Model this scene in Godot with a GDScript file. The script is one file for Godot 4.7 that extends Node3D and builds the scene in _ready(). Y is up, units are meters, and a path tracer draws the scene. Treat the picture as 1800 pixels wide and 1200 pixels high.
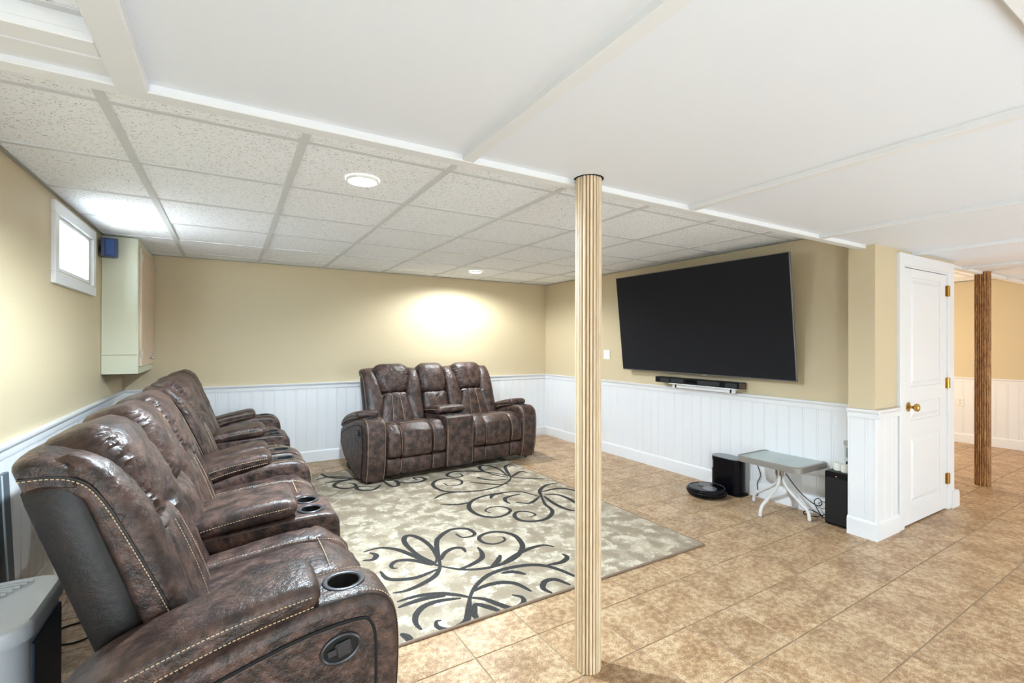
extends Node3D
# A basement family room: three recliner loveseats round a patterned rug, a tilted television over white beadboard, fluted posts under a panelled soffit.

const CEIL := 2.222      # height of the tile ceiling
const SOFFIT := 2.057    # height of the dropped white panels
const LEFT := -0.885
const BACK := -5.83
const TVX := 4.06
const RIGHTX := 8.72
var M := {}
var taken := {}
var rng := RandomNumberGenerator.new()


# ------------------------------------------------------------------ geometry
class Geo:
	var t := PackedVector3Array()   # triangles, counter-clockwise seen from outside

	func tri(a: Vector3, b: Vector3, c: Vector3) -> void:
		t.append(a); t.append(b); t.append(c)

	func quad(a: Vector3, b: Vector3, c: Vector3, d: Vector3) -> void:
		t.append(a); t.append(b); t.append(c)
		t.append(a); t.append(c); t.append(d)

	func tri_o(a: Vector3, b: Vector3, c: Vector3, o: Vector3) -> void:
		if (b - a).cross(c - a).dot((a + b + c) / 3.0 - o) < 0.0: tri(a, c, b)
		else: tri(a, b, c)

	func quad_o(a: Vector3, b: Vector3, c: Vector3, d: Vector3, o: Vector3) -> void:
		if (b - a).cross(c - a).dot((a + b + c + d) / 4.0 - o) < 0.0: quad(a, d, c, b)
		else: quad(a, b, c, d)

	func xf(x: Transform3D, from := 0) -> Geo:
		for i in range(from, t.size()): t[i] = x * t[i]
		return self

	func box(c: Vector3, s: Vector3, bev := 0.0, rot := Basis()) -> Geo:
		var h := s * 0.5
		var P := func(axis: int, g: Vector3) -> Vector3:
			var p := Vector3()
			for k in 3: p[k] = g[k] * (h[k] if k == axis else h[k] - bev)
			return c + rot * p
		for a in 3:
			var b := (a + 1) % 3
			var d := (a + 2) % 3
			for sg in [-1.0, 1.0]:
				var cs := []
				for e in [[-1.0, -1.0], [1.0, -1.0], [1.0, 1.0], [-1.0, 1.0]]:
					var g := Vector3()
					g[a] = sg; g[b] = e[0]; g[d] = e[1]
					cs.append(P.call(a, g))
				quad_o(cs[0], cs[1], cs[2], cs[3], c)
		if bev > 0.0:
			for d in 3:
				var a := (d + 1) % 3
				var b := (d + 2) % 3
				for sa in [-1.0, 1.0]:
					for sb in [-1.0, 1.0]:
						var g := Vector3()
						g[a] = sa; g[b] = sb; g[d] = -1.0
						var g2 := g
						g2[d] = 1.0
						quad_o(P.call(a, g), P.call(a, g2), P.call(b, g2), P.call(b, g), c)
			for sx in [-1.0, 1.0]:
				for sy in [-1.0, 1.0]:
					for sz in [-1.0, 1.0]:
						var g := Vector3(sx, sy, sz)
						tri_o(P.call(0, g), P.call(1, g), P.call(2, g), c)
		return self

	func span(a: Vector3, b: Vector3, bev := 0.0) -> Geo:
		return box((a + b) * 0.5, (b - a).abs(), bev)

	func lathe(prof: Array, n: int, c := Vector3.ZERO) -> Geo:
		for i in prof.size() - 1:
			for j in n:
				var t0 := TAU * j / n
				var t1 := TAU * (j + 1) / n
				var a := c + Vector3(prof[i].x * cos(t0), prof[i].y, prof[i].x * sin(t0))
				var b := c + Vector3(prof[i + 1].x * cos(t0), prof[i + 1].y, prof[i + 1].x * sin(t0))
				var d := c + Vector3(prof[i + 1].x * cos(t1), prof[i + 1].y, prof[i + 1].x * sin(t1))
				var e := c + Vector3(prof[i].x * cos(t1), prof[i].y, prof[i].x * sin(t1))
				if prof[i + 1].x > 0.00001: tri(a, b, d)
				if prof[i].x > 0.00001: tri(a, d, e)
		return self

	func tube(pts: Array, r: float, n := 8, closed := false) -> Geo:
		var m := pts.size()
		var rings := []
		var u := Vector3.ZERO
		for i in m:
			var p0: Vector3 = pts[(i - 1 + m) % m] if closed else pts[maxi(i - 1, 0)]
			var p1: Vector3 = pts[(i + 1) % m] if closed else pts[mini(i + 1, m - 1)]
			var d := (p1 - p0).normalized()
			if u == Vector3.ZERO: u = d.cross(Vector3.UP if absf(d.y) < 0.9 else Vector3.RIGHT).normalized()
			u = (u - d * d.dot(u)).normalized()
			var v := d.cross(u)
			var ring := []
			for j in n: ring.append(pts[i] + (u * cos(TAU * j / n) + v * sin(TAU * j / n)) * r)
			rings.append(ring)
		for i in (m if closed else m - 1):
			var A: Array = rings[i]
			var B: Array = rings[(i + 1) % m]
			for j in n: quad(A[j], A[(j + 1) % n], B[(j + 1) % n], B[j])
		if not closed:
			for j in n:
				tri(pts[0], rings[0][(j + 1) % n], rings[0][j])
				tri(pts[m - 1], rings[m - 1][j], rings[m - 1][(j + 1) % n])
		return self

	func prism(poly: PackedVector2Array, z0: float, z1: float) -> Geo:   # outline in x-y, drawn out along z
		var p := poly
		if Geometry2D.is_polygon_clockwise(p):
			p = p.duplicate(); p.reverse()
		var n := p.size()
		for i in n:
			var a := p[i]
			var b := p[(i + 1) % n]
			quad(Vector3(a.x, a.y, z1), Vector3(a.x, a.y, z0), Vector3(b.x, b.y, z0), Vector3(b.x, b.y, z1))
		caps(p, z1, true); caps(p, z0, false)
		return self

	func caps(p: PackedVector2Array, z: float, up: bool) -> void:
		var ix := Geometry2D.triangulate_polygon(p)
		for i in range(0, ix.size(), 3):
			var a := p[ix[i]]
			var b := p[ix[i + 1]]
			var c := p[ix[i + 2]]
			var ccw := (b - a).cross(c - a) > 0.0
			if ccw == up: tri(Vector3(a.x, a.y, z), Vector3(b.x, b.y, z), Vector3(c.x, c.y, z))
			else: tri(Vector3(a.x, a.y, z), Vector3(c.x, c.y, z), Vector3(b.x, b.y, z))

	# An outline in (z, y) given a width along x with rounded rims: rings with the outline drawn in by the radius.
	func bolster(poly: PackedVector2Array, x0: float, x1: float, r: float, k := 4, cols := 6, puff := 0.0) -> Geo:
		var p := poly
		if Geometry2D.is_polygon_clockwise(p):
			p = p.duplicate(); p.reverse()
		var n := p.size()
		var nor := PackedVector2Array()
		for i in n:
			var d := (p[(i + 1) % n] - p[(i - 1 + n) % n]).normalized()
			nor.append(Vector2(d.y, -d.x))
		var rows := []
		for i in k + 1:
			var a := PI * 0.5 * i / k
			rows.append(Vector2(x0 + r - r * cos(a), r * (1.0 - sin(a))))
		for i in range(1, cols):
			rows.append(Vector2(lerpf(x0 + r, x1 - r, float(i) / cols), 0.0))
		for i in k + 1:
			var a := PI * 0.5 * i / k
			rows.append(Vector2(x1 - r + r * sin(a), r * (1.0 - cos(a))))
		var pt := func(row: Vector2, i: int) -> Vector3:
			var crown := puff * (1.0 - pow((row.x - (x0 + x1) * 0.5) / ((x1 - x0) * 0.5), 2.0))
			var q := p[i] + nor[i] * (crown - row.y)
			return Vector3(row.x, q.y, q.x)
		for j in rows.size() - 1:
			for i in n:
				var i2 := (i + 1) % n
				quad(pt.call(rows[j], i), pt.call(rows[j], i2), pt.call(rows[j + 1], i2), pt.call(rows[j + 1], i))
		for e in [0, rows.size() - 1]:
			var q := PackedVector2Array()
			for i in n:
				var v: Vector3 = pt.call(rows[e], i)
				q.append(Vector2(v.z, v.y))
			var ix := Geometry2D.triangulate_polygon(p)
			for i in range(0, ix.size(), 3):
				var o := Vector3((x0 + x1) * 0.5, q[ix[i]].y, q[ix[i]].x)
				tri_o(Vector3(rows[e].x, q[ix[i]].y, q[ix[i]].x), Vector3(rows[e].x, q[ix[i + 1]].y, q[ix[i + 1]].x), Vector3(rows[e].x, q[ix[i + 2]].y, q[ix[i + 2]].x), o)
		return self

	# A rounded cube of [-1, 1] bent into any cushion by fn(point) -> place.
	func soft(r: float, seg: Vector3i, fn: Callable) -> Geo:
		var inn := 1.0 - r
		for a in 3:
			var b := (a + 1) % 3
			var c := (a + 2) % 3
			for sg in [-1.0, 1.0]:
				var nb := seg[b]
				var nc := seg[c]
				var g := []
				for i in nb + 1:
					var col := PackedVector3Array()
					for j in nc + 1:
						var q := Vector3()
						q[a] = sg
						q[b] = sin(PI * 0.5 * lerpf(-1.0, 1.0, float(i) / nb)) * 0.55 + 0.45 * lerpf(-1.0, 1.0, float(i) / nb)
						q[c] = sin(PI * 0.5 * lerpf(-1.0, 1.0, float(j) / nc)) * 0.55 + 0.45 * lerpf(-1.0, 1.0, float(j) / nc)
						var core := q.clamp(Vector3.ONE * -inn, Vector3.ONE * inn)
						var d := q - core
						if d.length() > 0.00001: q = core + d.normalized() * r
						col.append(fn.call(q))
					g.append(col)
				for i in nb:
					for j in nc:
						if sg > 0.0: quad(g[i][j], g[i + 1][j], g[i + 1][j + 1], g[i][j + 1])
						else: quad(g[i][j], g[i][j + 1], g[i + 1][j + 1], g[i + 1][j])
		return self

	# A round hole through the faces that look up, its rim drawn onto the circle.
	func punch(c: Vector2, r: float, y_min: float, snap: float) -> Geo:
		for i in t.size():
			if t[i].y < y_min: continue
			var d := Vector2(t[i].x, t[i].z) - c
			if absf(d.length() - r) < snap:
				d = d.normalized() * r
				t[i].x = c.x + d.x; t[i].z = c.y + d.y
		var keep := PackedVector3Array()
		for i in range(0, t.size(), 3):
			var m := (t[i] + t[i + 1] + t[i + 2]) / 3.0
			if m.y > y_min and Vector2(m.x, m.z).distance_to(c) < r: continue
			keep.append(t[i]); keep.append(t[i + 1]); keep.append(t[i + 2])
		t = keep
		return self

	func mesh(angle := 40.0) -> ArrayMesh:
		var n := t.size()
		var ids := {}
		var vid := PackedInt32Array()
		vid.resize(n)
		for i in n:
			var k := Vector3i((t[i] * 20000.0).round())
			var id: int = ids.get(k, -1)
			if id < 0:
				id = ids.size(); ids[k] = id
			vid[i] = id
		var start := PackedInt32Array()
		start.resize(ids.size() + 1)
		for i in n: start[vid[i] + 1] += 1
		for i in ids.size(): start[i + 1] += start[i]
		var fill := start.duplicate()
		var adj := PackedInt32Array()
		adj.resize(n)
		for i in n:
			adj[fill[vid[i]]] = i / 3
			fill[vid[i]] += 1
		var fn := PackedVector3Array()
		var un := PackedVector3Array()
		for f in n / 3:
			var c := (t[f * 3 + 1] - t[f * 3]).cross(t[f * 3 + 2] - t[f * 3])
			fn.append(c); un.append(c.normalized())
		var v := PackedVector3Array()
		var nn := PackedVector3Array()
		var lim := cos(deg_to_rad(angle))
		for f in n / 3:
			if fn[f].length_squared() < 1e-18: continue
			for e in [0, 2, 1]:
				var i: int = f * 3 + e
				var s := Vector3.ZERO
				for k in range(start[vid[i]], start[vid[i] + 1]):
					if un[adj[k]].dot(un[f]) >= lim: s += fn[adj[k]]
				v.append(t[i]); nn.append(s.normalized() if s.length_squared() > 1e-20 else un[f])
		var arr := []
		arr.resize(Mesh.ARRAY_MAX)
		arr[Mesh.ARRAY_VERTEX] = v
		arr[Mesh.ARRAY_NORMAL] = nn
		var m := ArrayMesh.new()
		m.add_surface_from_arrays(Mesh.PRIMITIVE_TRIANGLES, arr)
		return m


func curve(pts: Array, step := 0.01, closed := false) -> Array:   # an even Catmull-Rom line through the points (Vector2 or Vector3)
	var out := []
	var n := pts.size()
	for i in (n if closed else n - 1):
		var p0 = pts[(i - 1 + n) % n] if closed else pts[maxi(i - 1, 0)]
		var p1 = pts[i]
		var p2 = pts[(i + 1) % n]
		var p3 = pts[(i + 2) % n] if closed else pts[mini(i + 2, n - 1)]
		var k := maxi(1, int(ceil(p1.distance_to(p2) / step)))
		for j in k: out.append(p1.cubic_interpolate(p2, p0, p3, float(j) / k))
	if not closed: out.append(pts[n - 1])
	return out


func rounded(w: float, h: float, r: float, k := 6) -> PackedVector2Array:
	var p := PackedVector2Array()
	for q in 4:
		var c := Vector2((w * 0.5 - r) * (1 if q in [0, 3] else -1), (h * 0.5 - r) * (1 if q < 2 else -1))
		for i in k + 1: p.append(c + Vector2.from_angle(PI * 0.5 * (q + float(i) / k)) * r)
	return p


# ------------------------------------------------------------------ objects
func numbered(s: String) -> String:
	if not taken.has(s):
		taken[s] = 0
		return s
	taken[s] += 1
	return "%s_%03d" % [s, taken[s]]


func thing(called: String, label: String, category: String, at := Vector3.ZERO, turn := 0.0, group := "") -> Node3D:
	var o := Node3D.new()
	o.name = numbered(called)
	add_child(o)
	o.position = at
	o.rotation.y = turn
	tag(o, label, category, group)
	return o


func tag(o: Node, label: String, category: String, group := "") -> void:
	o.set_meta("label", label)
	o.set_meta("category", category)
	if group: o.set_meta("group", group)


func struct(called: String, label: String, category: String) -> Node3D:
	var o := thing(called, label, category)
	o.set_meta("kind", "structure")
	return o


func part(called: String, what, m: Material, parent: Node, at := Vector3.ZERO, label := "") -> MeshInstance3D:
	var o := MeshInstance3D.new()
	o.name = called
	o.mesh = what.mesh() if what is Geo else what
	o.material_override = m
	o.position = at
	parent.add_child(o, true)
	if label: o.set_meta("label", label)
	return o


# ------------------------------------------------------------------ textures and materials
func grey(freq: float, octaves: int, sd: int, size := 512, type := FastNoiseLite.TYPE_SIMPLEX_SMOOTH, fractal := FastNoiseLite.FRACTAL_FBM) -> PackedByteArray:
	var n := FastNoiseLite.new()
	n.noise_type = type
	n.seed = sd
	n.frequency = freq
	n.fractal_type = fractal
	n.fractal_octaves = octaves
	return n.get_seamless_image(size, size).get_data()


func picture(size: int, fn: Callable) -> ImageTexture:
	var b := PackedByteArray()
	b.resize(size * size * 3)
	for i in size * size:
		var c: Color = fn.call(i)
		b[i * 3] = clampi(int(c.r * 255.0), 0, 255)
		b[i * 3 + 1] = clampi(int(c.g * 255.0), 0, 255)
		b[i * 3 + 2] = clampi(int(c.b * 255.0), 0, 255)
	return ImageTexture.create_from_image(Image.create_from_data(size, size, false, Image.FORMAT_RGB8, b))


func bumps(data: PackedByteArray, size: int, k: float) -> ImageTexture:
	var im := Image.create_from_data(size, size, false, Image.FORMAT_L8, data)
	im.convert(Image.FORMAT_RGBA8)
	im.bump_map_to_normal_map(k)
	return ImageTexture.create_from_image(im)


func mat(c: Color, rough := 0.6, metal := 0.0) -> StandardMaterial3D:
	var m := StandardMaterial3D.new()
	m.albedo_color = c
	m.roughness = rough
	m.metallic = metal
	return m


func triplanar(m: StandardMaterial3D, tex: Texture2D, scale: Vector3, world := false) -> StandardMaterial3D:
	m.albedo_texture = tex
	m.uv1_triplanar = true
	m.uv1_world_triplanar = world
	m.uv1_scale = scale
	return m


func rgb(r: int, g: int, b: int) -> Color:
	return Color8(r, g, b)


func materials() -> void:
	var a := grey(0.012, 4, 11)
	var b := grey(0.05, 3, 12)
	var c := grey(0.25, 2, 13)
	var cr := grey(0.02, 4, 14, 512, FastNoiseLite.TYPE_SIMPLEX_SMOOTH, FastNoiseLite.FRACTAL_RIDGED)
	# distressed brown leather
	var L0 := rgb(34, 25, 23)
	var L1 := rgb(92, 68, 60)
	var L2 := rgb(160, 133, 121)
	var leather := picture(512, func(i: int) -> Color:
		var x := a[i] / 255.0 * 0.55 + b[i] / 255.0 * 0.3 + c[i] / 255.0 * 0.15
		x = clampf((x - 0.32) * 2.8, 0.0, 1.0)
		var k := L0.lerp(L1, x)
		var scuff := clampf((cr[i] / 255.0 - 0.55) * 1.5, 0.0, 1.0) * clampf((c[i] / 255.0 - 0.3) * 2.0, 0.0, 1.0) * clampf((a[i] / 255.0 - 0.3) * 2.0, 0.0, 1.0)
		return k.lerp(L2, scuff * 0.75))
	M.leather = triplanar(mat(Color.WHITE, 0.42), leather, Vector3.ONE * 1.6)
	M.leather.metallic_specular = 0.5
	M.leather.normal_enabled = true
	var creases := PackedByteArray()
	creases.resize(512 * 512)
	for i in 512 * 512: creases[i] = int(0.45 * b[i] + 0.35 * (255 - cr[i]) + 0.2 * c[i])
	M.leather.normal_texture = bumps(creases, 512, 5.0)
	M.leather.normal_scale = 0.85
	M.leather_dark = triplanar(mat(Color(0.33, 0.30, 0.30), 0.48), leather, Vector3.ONE * 1.6)
	M.leather_dark.normal_enabled = true
	M.leather_dark.normal_texture = M.leather.normal_texture
	M.leather_dark.normal_scale = 0.2
	M.thread = mat(rgb(205, 180, 150), 0.8)
	M.black = mat(rgb(12, 12, 13), 0.45)
	M.black.metallic_specular = 0.3
	M.black_matte = mat(rgb(16, 15, 15), 0.8)
	M.gunmetal = mat(rgb(70, 70, 74), 0.35, 0.6)
	# painted surfaces
	var orange := bumps(grey(0.12, 2, 21, 512), 512, 1.5)
	M.paint = mat(rgb(206, 190, 158), 0.5)
	M.paint.metallic_specular = 0.4
	M.paint.normal_enabled = true
	M.paint.normal_texture = orange
	M.paint.normal_scale = 0.25
	M.paint.uv1_triplanar = true
	M.paint.uv1_world_triplanar = true
	M.paint.uv1_scale = Vector3.ONE * 1.5
	M.trim = mat(rgb(229, 230, 233), 0.4)
	M.panel = mat(rgb(230, 234, 242), 0.55)
	M.tee = mat(rgb(212, 213, 215), 0.5)
	M.angle = mat(rgb(158, 156, 150), 0.5)
	M.cabinet = mat(rgb(214, 214, 192), 0.55)
	# mineral fibre ceiling tiles: pin holes and short fissures
	var im := Image.create(1024, 1024, false, Image.FORMAT_RGB8)
	im.fill(rgb(246, 248, 252))
	rng.seed = 5
	for i in 8200:
		var p := Vector2(rng.randf() * 1024.0, rng.randf() * 1024.0)
		var ang := rng.randfn(0.35, 0.5)
		var len := rng.randf_range(2.0, 11.0) if i % 3 == 0 else rng.randf_range(1.0, 3.0)
		var g := rng.randf_range(0.30, 0.62)
		var q := p
		while len > 0.0:
			im.set_pixel(posmod(int(q.x), 1024), posmod(int(q.y), 1024), Color(g, g * 0.99, g * 0.97))
			if i % 5 == 0: im.set_pixel(posmod(int(q.x), 1024), posmod(int(q.y) + 1, 1024), Color(g, g, g))
			ang += rng.randfn(0.0, 0.2)
			q += Vector2.from_angle(ang)
			len -= 1.0
	M.tile = []
	for k in 2:
		var tm := triplanar(mat(Color.WHITE, 0.9), ImageTexture.create_from_image(im), Vector3.ONE * (0.75 if k == 0 else 0.8), true)
		if k == 1: tm.uv1_scale = Vector3(-0.8, 0.8, 0.8)
		tm.uv1_offset = Vector3(0.37, 0.1, 0.61) * k
		M.tile.append(tm)
	# travertine-look floor tiles
	var fa := grey(0.006, 5, 31, 1024)
	var fb := grey(0.03, 4, 32, 1024)
	var fc := grey(0.14, 3, 33, 1024)
	var F0 := rgb(146, 113, 84)
	var F1 := rgb(184, 151, 117)
	var F2 := rgb(218, 194, 162)
	var floor_tex := picture(1024, func(i: int) -> Color:
		var x := fa[i] / 255.0 * 0.26 + fb[i] / 255.0 * 0.34 + fc[i] / 255.0 * 0.40
		x = clampf((x - 0.5) * 2.6 + 0.5, 0.0, 1.0)
		return F0.lerp(F1, x * 2.0) if x < 0.5 else F1.lerp(F2, x * 2.0 - 1.0))
	M.floor = []
	for k in 4:
		var w: float = [1.0, 0.97, 0.985, 0.955][k]
		var fm := triplanar(mat(Color(w, w, w * 0.99), 0.38), floor_tex, Vector3(0.72, 0.72, 0.85), true)
		fm.uv1_offset = Vector3(0.31, 0.0, 0.47) * k
		fm.metallic_specular = 0.4
		M.floor.append(fm)
	M.grout = mat(rgb(168, 148, 122), 0.9)
	# reeded oak
	var wa := grey(0.02, 4, 41)
	var wb := grey(0.07, 3, 42)
	var wood := func(d: Color, l: Color) -> ImageTexture:
		return picture(512, func(i: int) -> Color:
			var x := clampf((wa[i] / 255.0 * 0.5 + wb[i] / 255.0 * 0.5 - 0.32) * 2.6, 0.0, 1.0)
			return d.lerp(l, x))
	M.pale_oak = []
	M.brown_oak = []
	var tp: ImageTexture = wood.call(rgb(226, 198, 162), rgb(246, 226, 196))
	var tb: ImageTexture = wood.call(rgb(118, 74, 38), rgb(208, 158, 100))
	for k in 3:
		var w: float = [1.0, 0.94, 0.88][k]
		M.pale_oak.append(triplanar(mat(Color(w, w, w), 0.5), tp, Vector3(5, 0.35, 5), true))
		M.brown_oak.append(triplanar(mat(Color(w, w, w), 0.5), tb, Vector3(4, 0.5, 4), true))
		M.pale_oak[k].uv1_offset = Vector3(0.2, 0.3, 0.7) * k
		M.brown_oak[k].uv1_offset = Vector3(0.2, 0.3, 0.7) * k
	M.plywood = triplanar(mat(Color(0.98, 0.95, 0.92), 0.6), wood.call(rgb(208, 190, 168), rgb(228, 214, 196)), Vector3(5, 0.35, 5))
	M.brass = mat(rgb(190, 150, 80), 0.25, 0.9)
	M.nickel = mat(rgb(190, 186, 176), 0.35, 0.8)
	M.silver = mat(rgb(190, 188, 186), 0.35, 0.7)
	M.powder = mat(rgb(212, 208, 206), 0.4)
	M.rim_grey = mat(rgb(142, 136, 130), 0.42, 0.3)
	M.screen = mat(rgb(40, 40, 43), 0.55)
	M.screen.metallic_specular = 0.12
	M.gloss = mat(rgb(8, 8, 14), 0.2)
	M.gloss.metallic_specular = 0.3
	M.white_plastic = mat(rgb(236, 236, 232), 0.35)
	M.lamp = mat(Color.WHITE, 0.4)
	M.lamp.emission_enabled = true
	M.lamp.emission = Color(1.0, 0.98, 0.95)
	M.lamp.emission_energy_multiplier = 6.0


const RUG := [[157,502,177,440,191,419,214,405,234,414,237,433,229,441,216,438,213,423],
	[155,491,144,459,141,419,147,397,157,396,165,417,167,446,162,478,155,491],
	[157,502,147,483,137,455,125,429,108,414,87,415],
	[149,494,134,471,117,462,107,469,106,478,110,480],
	[157,502,176,523,200,534,224,535,248,528,269,510,278,492,281,467,268,446,248,443,234,453,234,470,245,480,261,477,265,467,259,462],
	[230,531,259,520,283,515,300,517,307,527],
	[172,521,190,518,209,509,217,495,220,478],
	[209,536,224,525,234,513],
	[165,486,176,471,191,464,201,470,200,482],
	[157,502,144,520,124,531,104,536,90,534],
	[150,508,124,514,105,509,93,499,91,479],
	[81,440,92,443,98,432,93,422],
	[157,584,173,566,197,551,223,548,251,554,268,567,277,586,283,606,297,622],
	[272,566,291,568,304,561,305,551],
	[213,555,226,559,235,571],
	[164,575,181,571,200,573,214,584,220,606],
	[157,584,148,573,133,561,111,553,89,553],
	[87,564,100,562,117,562,135,568],
	[147,580,128,574,110,575,97,586,92,600,93,611],
	[157,584,147,602,137,619,128,624,116,625,108,616,110,607,114,607],
	[156,598,148,612,146,624],
	[157,598,166,611,172,623],
	[157,584,169,595,178,613,186,625,200,622,205,612,199,603],
	[237,620,235,608,245,597,258,599,265,617],
	[75,609,78,616,79,626],
	[408,353,391,307,352,295,314,298,287,315,273,344,275,376,292,395,315,392,329,377,324,359,307,352,292,361,294,374],
	[290,313,266,312,242,298],
	[244,264,263,251,286,249,314,262],
	[408,353,393,384,385,416,363,437,340,441,320,428,320,406,334,392,349,401,352,417,340,421],
	[408,353,426,320,455,299,482,298],
	[415,350,408,386,408,418,417,435,439,436],
	[421,344,440,355,444,382,441,406,439,436],
	[403,350,376,367,363,360,355,351],
	[384,318,354,322,344,336,343,352],
	[359,299,340,299,328,313],
	[425,328,461,326,479,344,479,359],
	[424,220,441,173,457,140,479,127],
	[418,216,405,190,397,146,409,112,427,118,433,158,422,210],
	[424,220,461,194,472,207],
	[424,220,450,244,481,266],
	[412,227,384,219,367,195,367,187,379,190],
	[428,213,406,168,375,138,341,124,319,140,324,161,343,163,347,143],
	[424,220,403,243,365,262,323,263,280,242,268,213,272,183,290,163,317,166,328,190,316,212,295,208,292,191],
	[397,253,378,248,358,230,340,209],
	[163,85,132,75,111,88,109,111,125,129,142,123,141,102,125,100],
	[184,139,166,160,147,154,140,137,149,127,167,140],
	[99,-4,110,36,146,66,182,78],
	[86,40,110,32,148,58],
	[96,71,124,71,162,70],
	[203,117,218,126,213,156,200,157,196,118],
	[214,129,228,149,251,157,270,147,268,129,254,125,256,143]]

# ------------------------------------------------------------------ the loveseat
const LEAN := 0.323

func bk(x: float, s: float, n: float) -> Vector3:   # across, up along the leaning back, out of its front
	return Vector3(x, 0.40 + s * cos(LEAN) + n * sin(LEAN), -0.117 - s * sin(LEAN) + n * cos(LEAN))


func stitches(pts: Array, g: Geo, off := Vector3.ZERO, pitch := 0.0105, w := 0.0011) -> void:   # short thread bars laid along a line
	var acc := 0.0
	for i in pts.size() - 1:
		var a: Vector3 = pts[i]
		var b: Vector3 = pts[i + 1]
		var l := a.distance_to(b)
		if l < 0.0001: continue
		var d := (b - a) / l
		while acc < l:
			var p := a + d * acc + off
			var u := d.cross(Vector3.UP if absf(d.y) < 0.9 else Vector3.RIGHT).normalized()
			g.box(p + d * pitch * 0.31, Vector3(w * 2.0, w * 2.0, pitch * 0.62), 0.0, Basis(u, d.cross(u), d))
			acc += pitch
		acc -= l


func arm_profile() -> PackedVector2Array:
	var p := PackedVector2Array()
	for v in curve([Vector2(0.425, 0.03), Vector2(0.466, 0.20), Vector2(0.482, 0.42), Vector2(0.474, 0.54), Vector2(0.448, 0.598), Vector2(0.40, 0.628), Vector2(0.33, 0.634), Vector2(0.2, 0.622), Vector2(0.0, 0.572), Vector2(-0.2, 0.512), Vector2(-0.33, 0.462)], 0.014): p.append(v)
	for v in curve([Vector2(-0.365, 0.43), Vector2(-0.37, 0.34), Vector2(-0.352, 0.262), Vector2(-0.25, 0.185), Vector2(0.0, 0.075), Vector2(0.15, 0.03)], 0.03): p.append(v)
	return p


func make_cup(parent: Node, at: Vector3, r: float) -> void:
	var g := Geo.new()
	var prof := []
	for i in 9: prof.append(Vector2(r + 0.0085 - 0.0085 * cos(PI * i / 8.0), 0.0045 * sin(PI * i / 8.0)))
	prof.reverse()
	g.lathe(prof, 40)
	var cup := part("cup_holder", g, M.gunmetal, parent, at, "grey metal ring of a cup holder")
	var h := Geo.new()
	h.lathe([Vector2(r * 0.86, -0.075), Vector2(0.0001, -0.075)], 32)
	var w := [Vector2(r + 0.004, 0.001), Vector2(r, -0.003), Vector2(r * 0.86, -0.075)]
	h.lathe(w, 40)
	part("cup_well", h, M.black_matte, parent, at)


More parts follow.
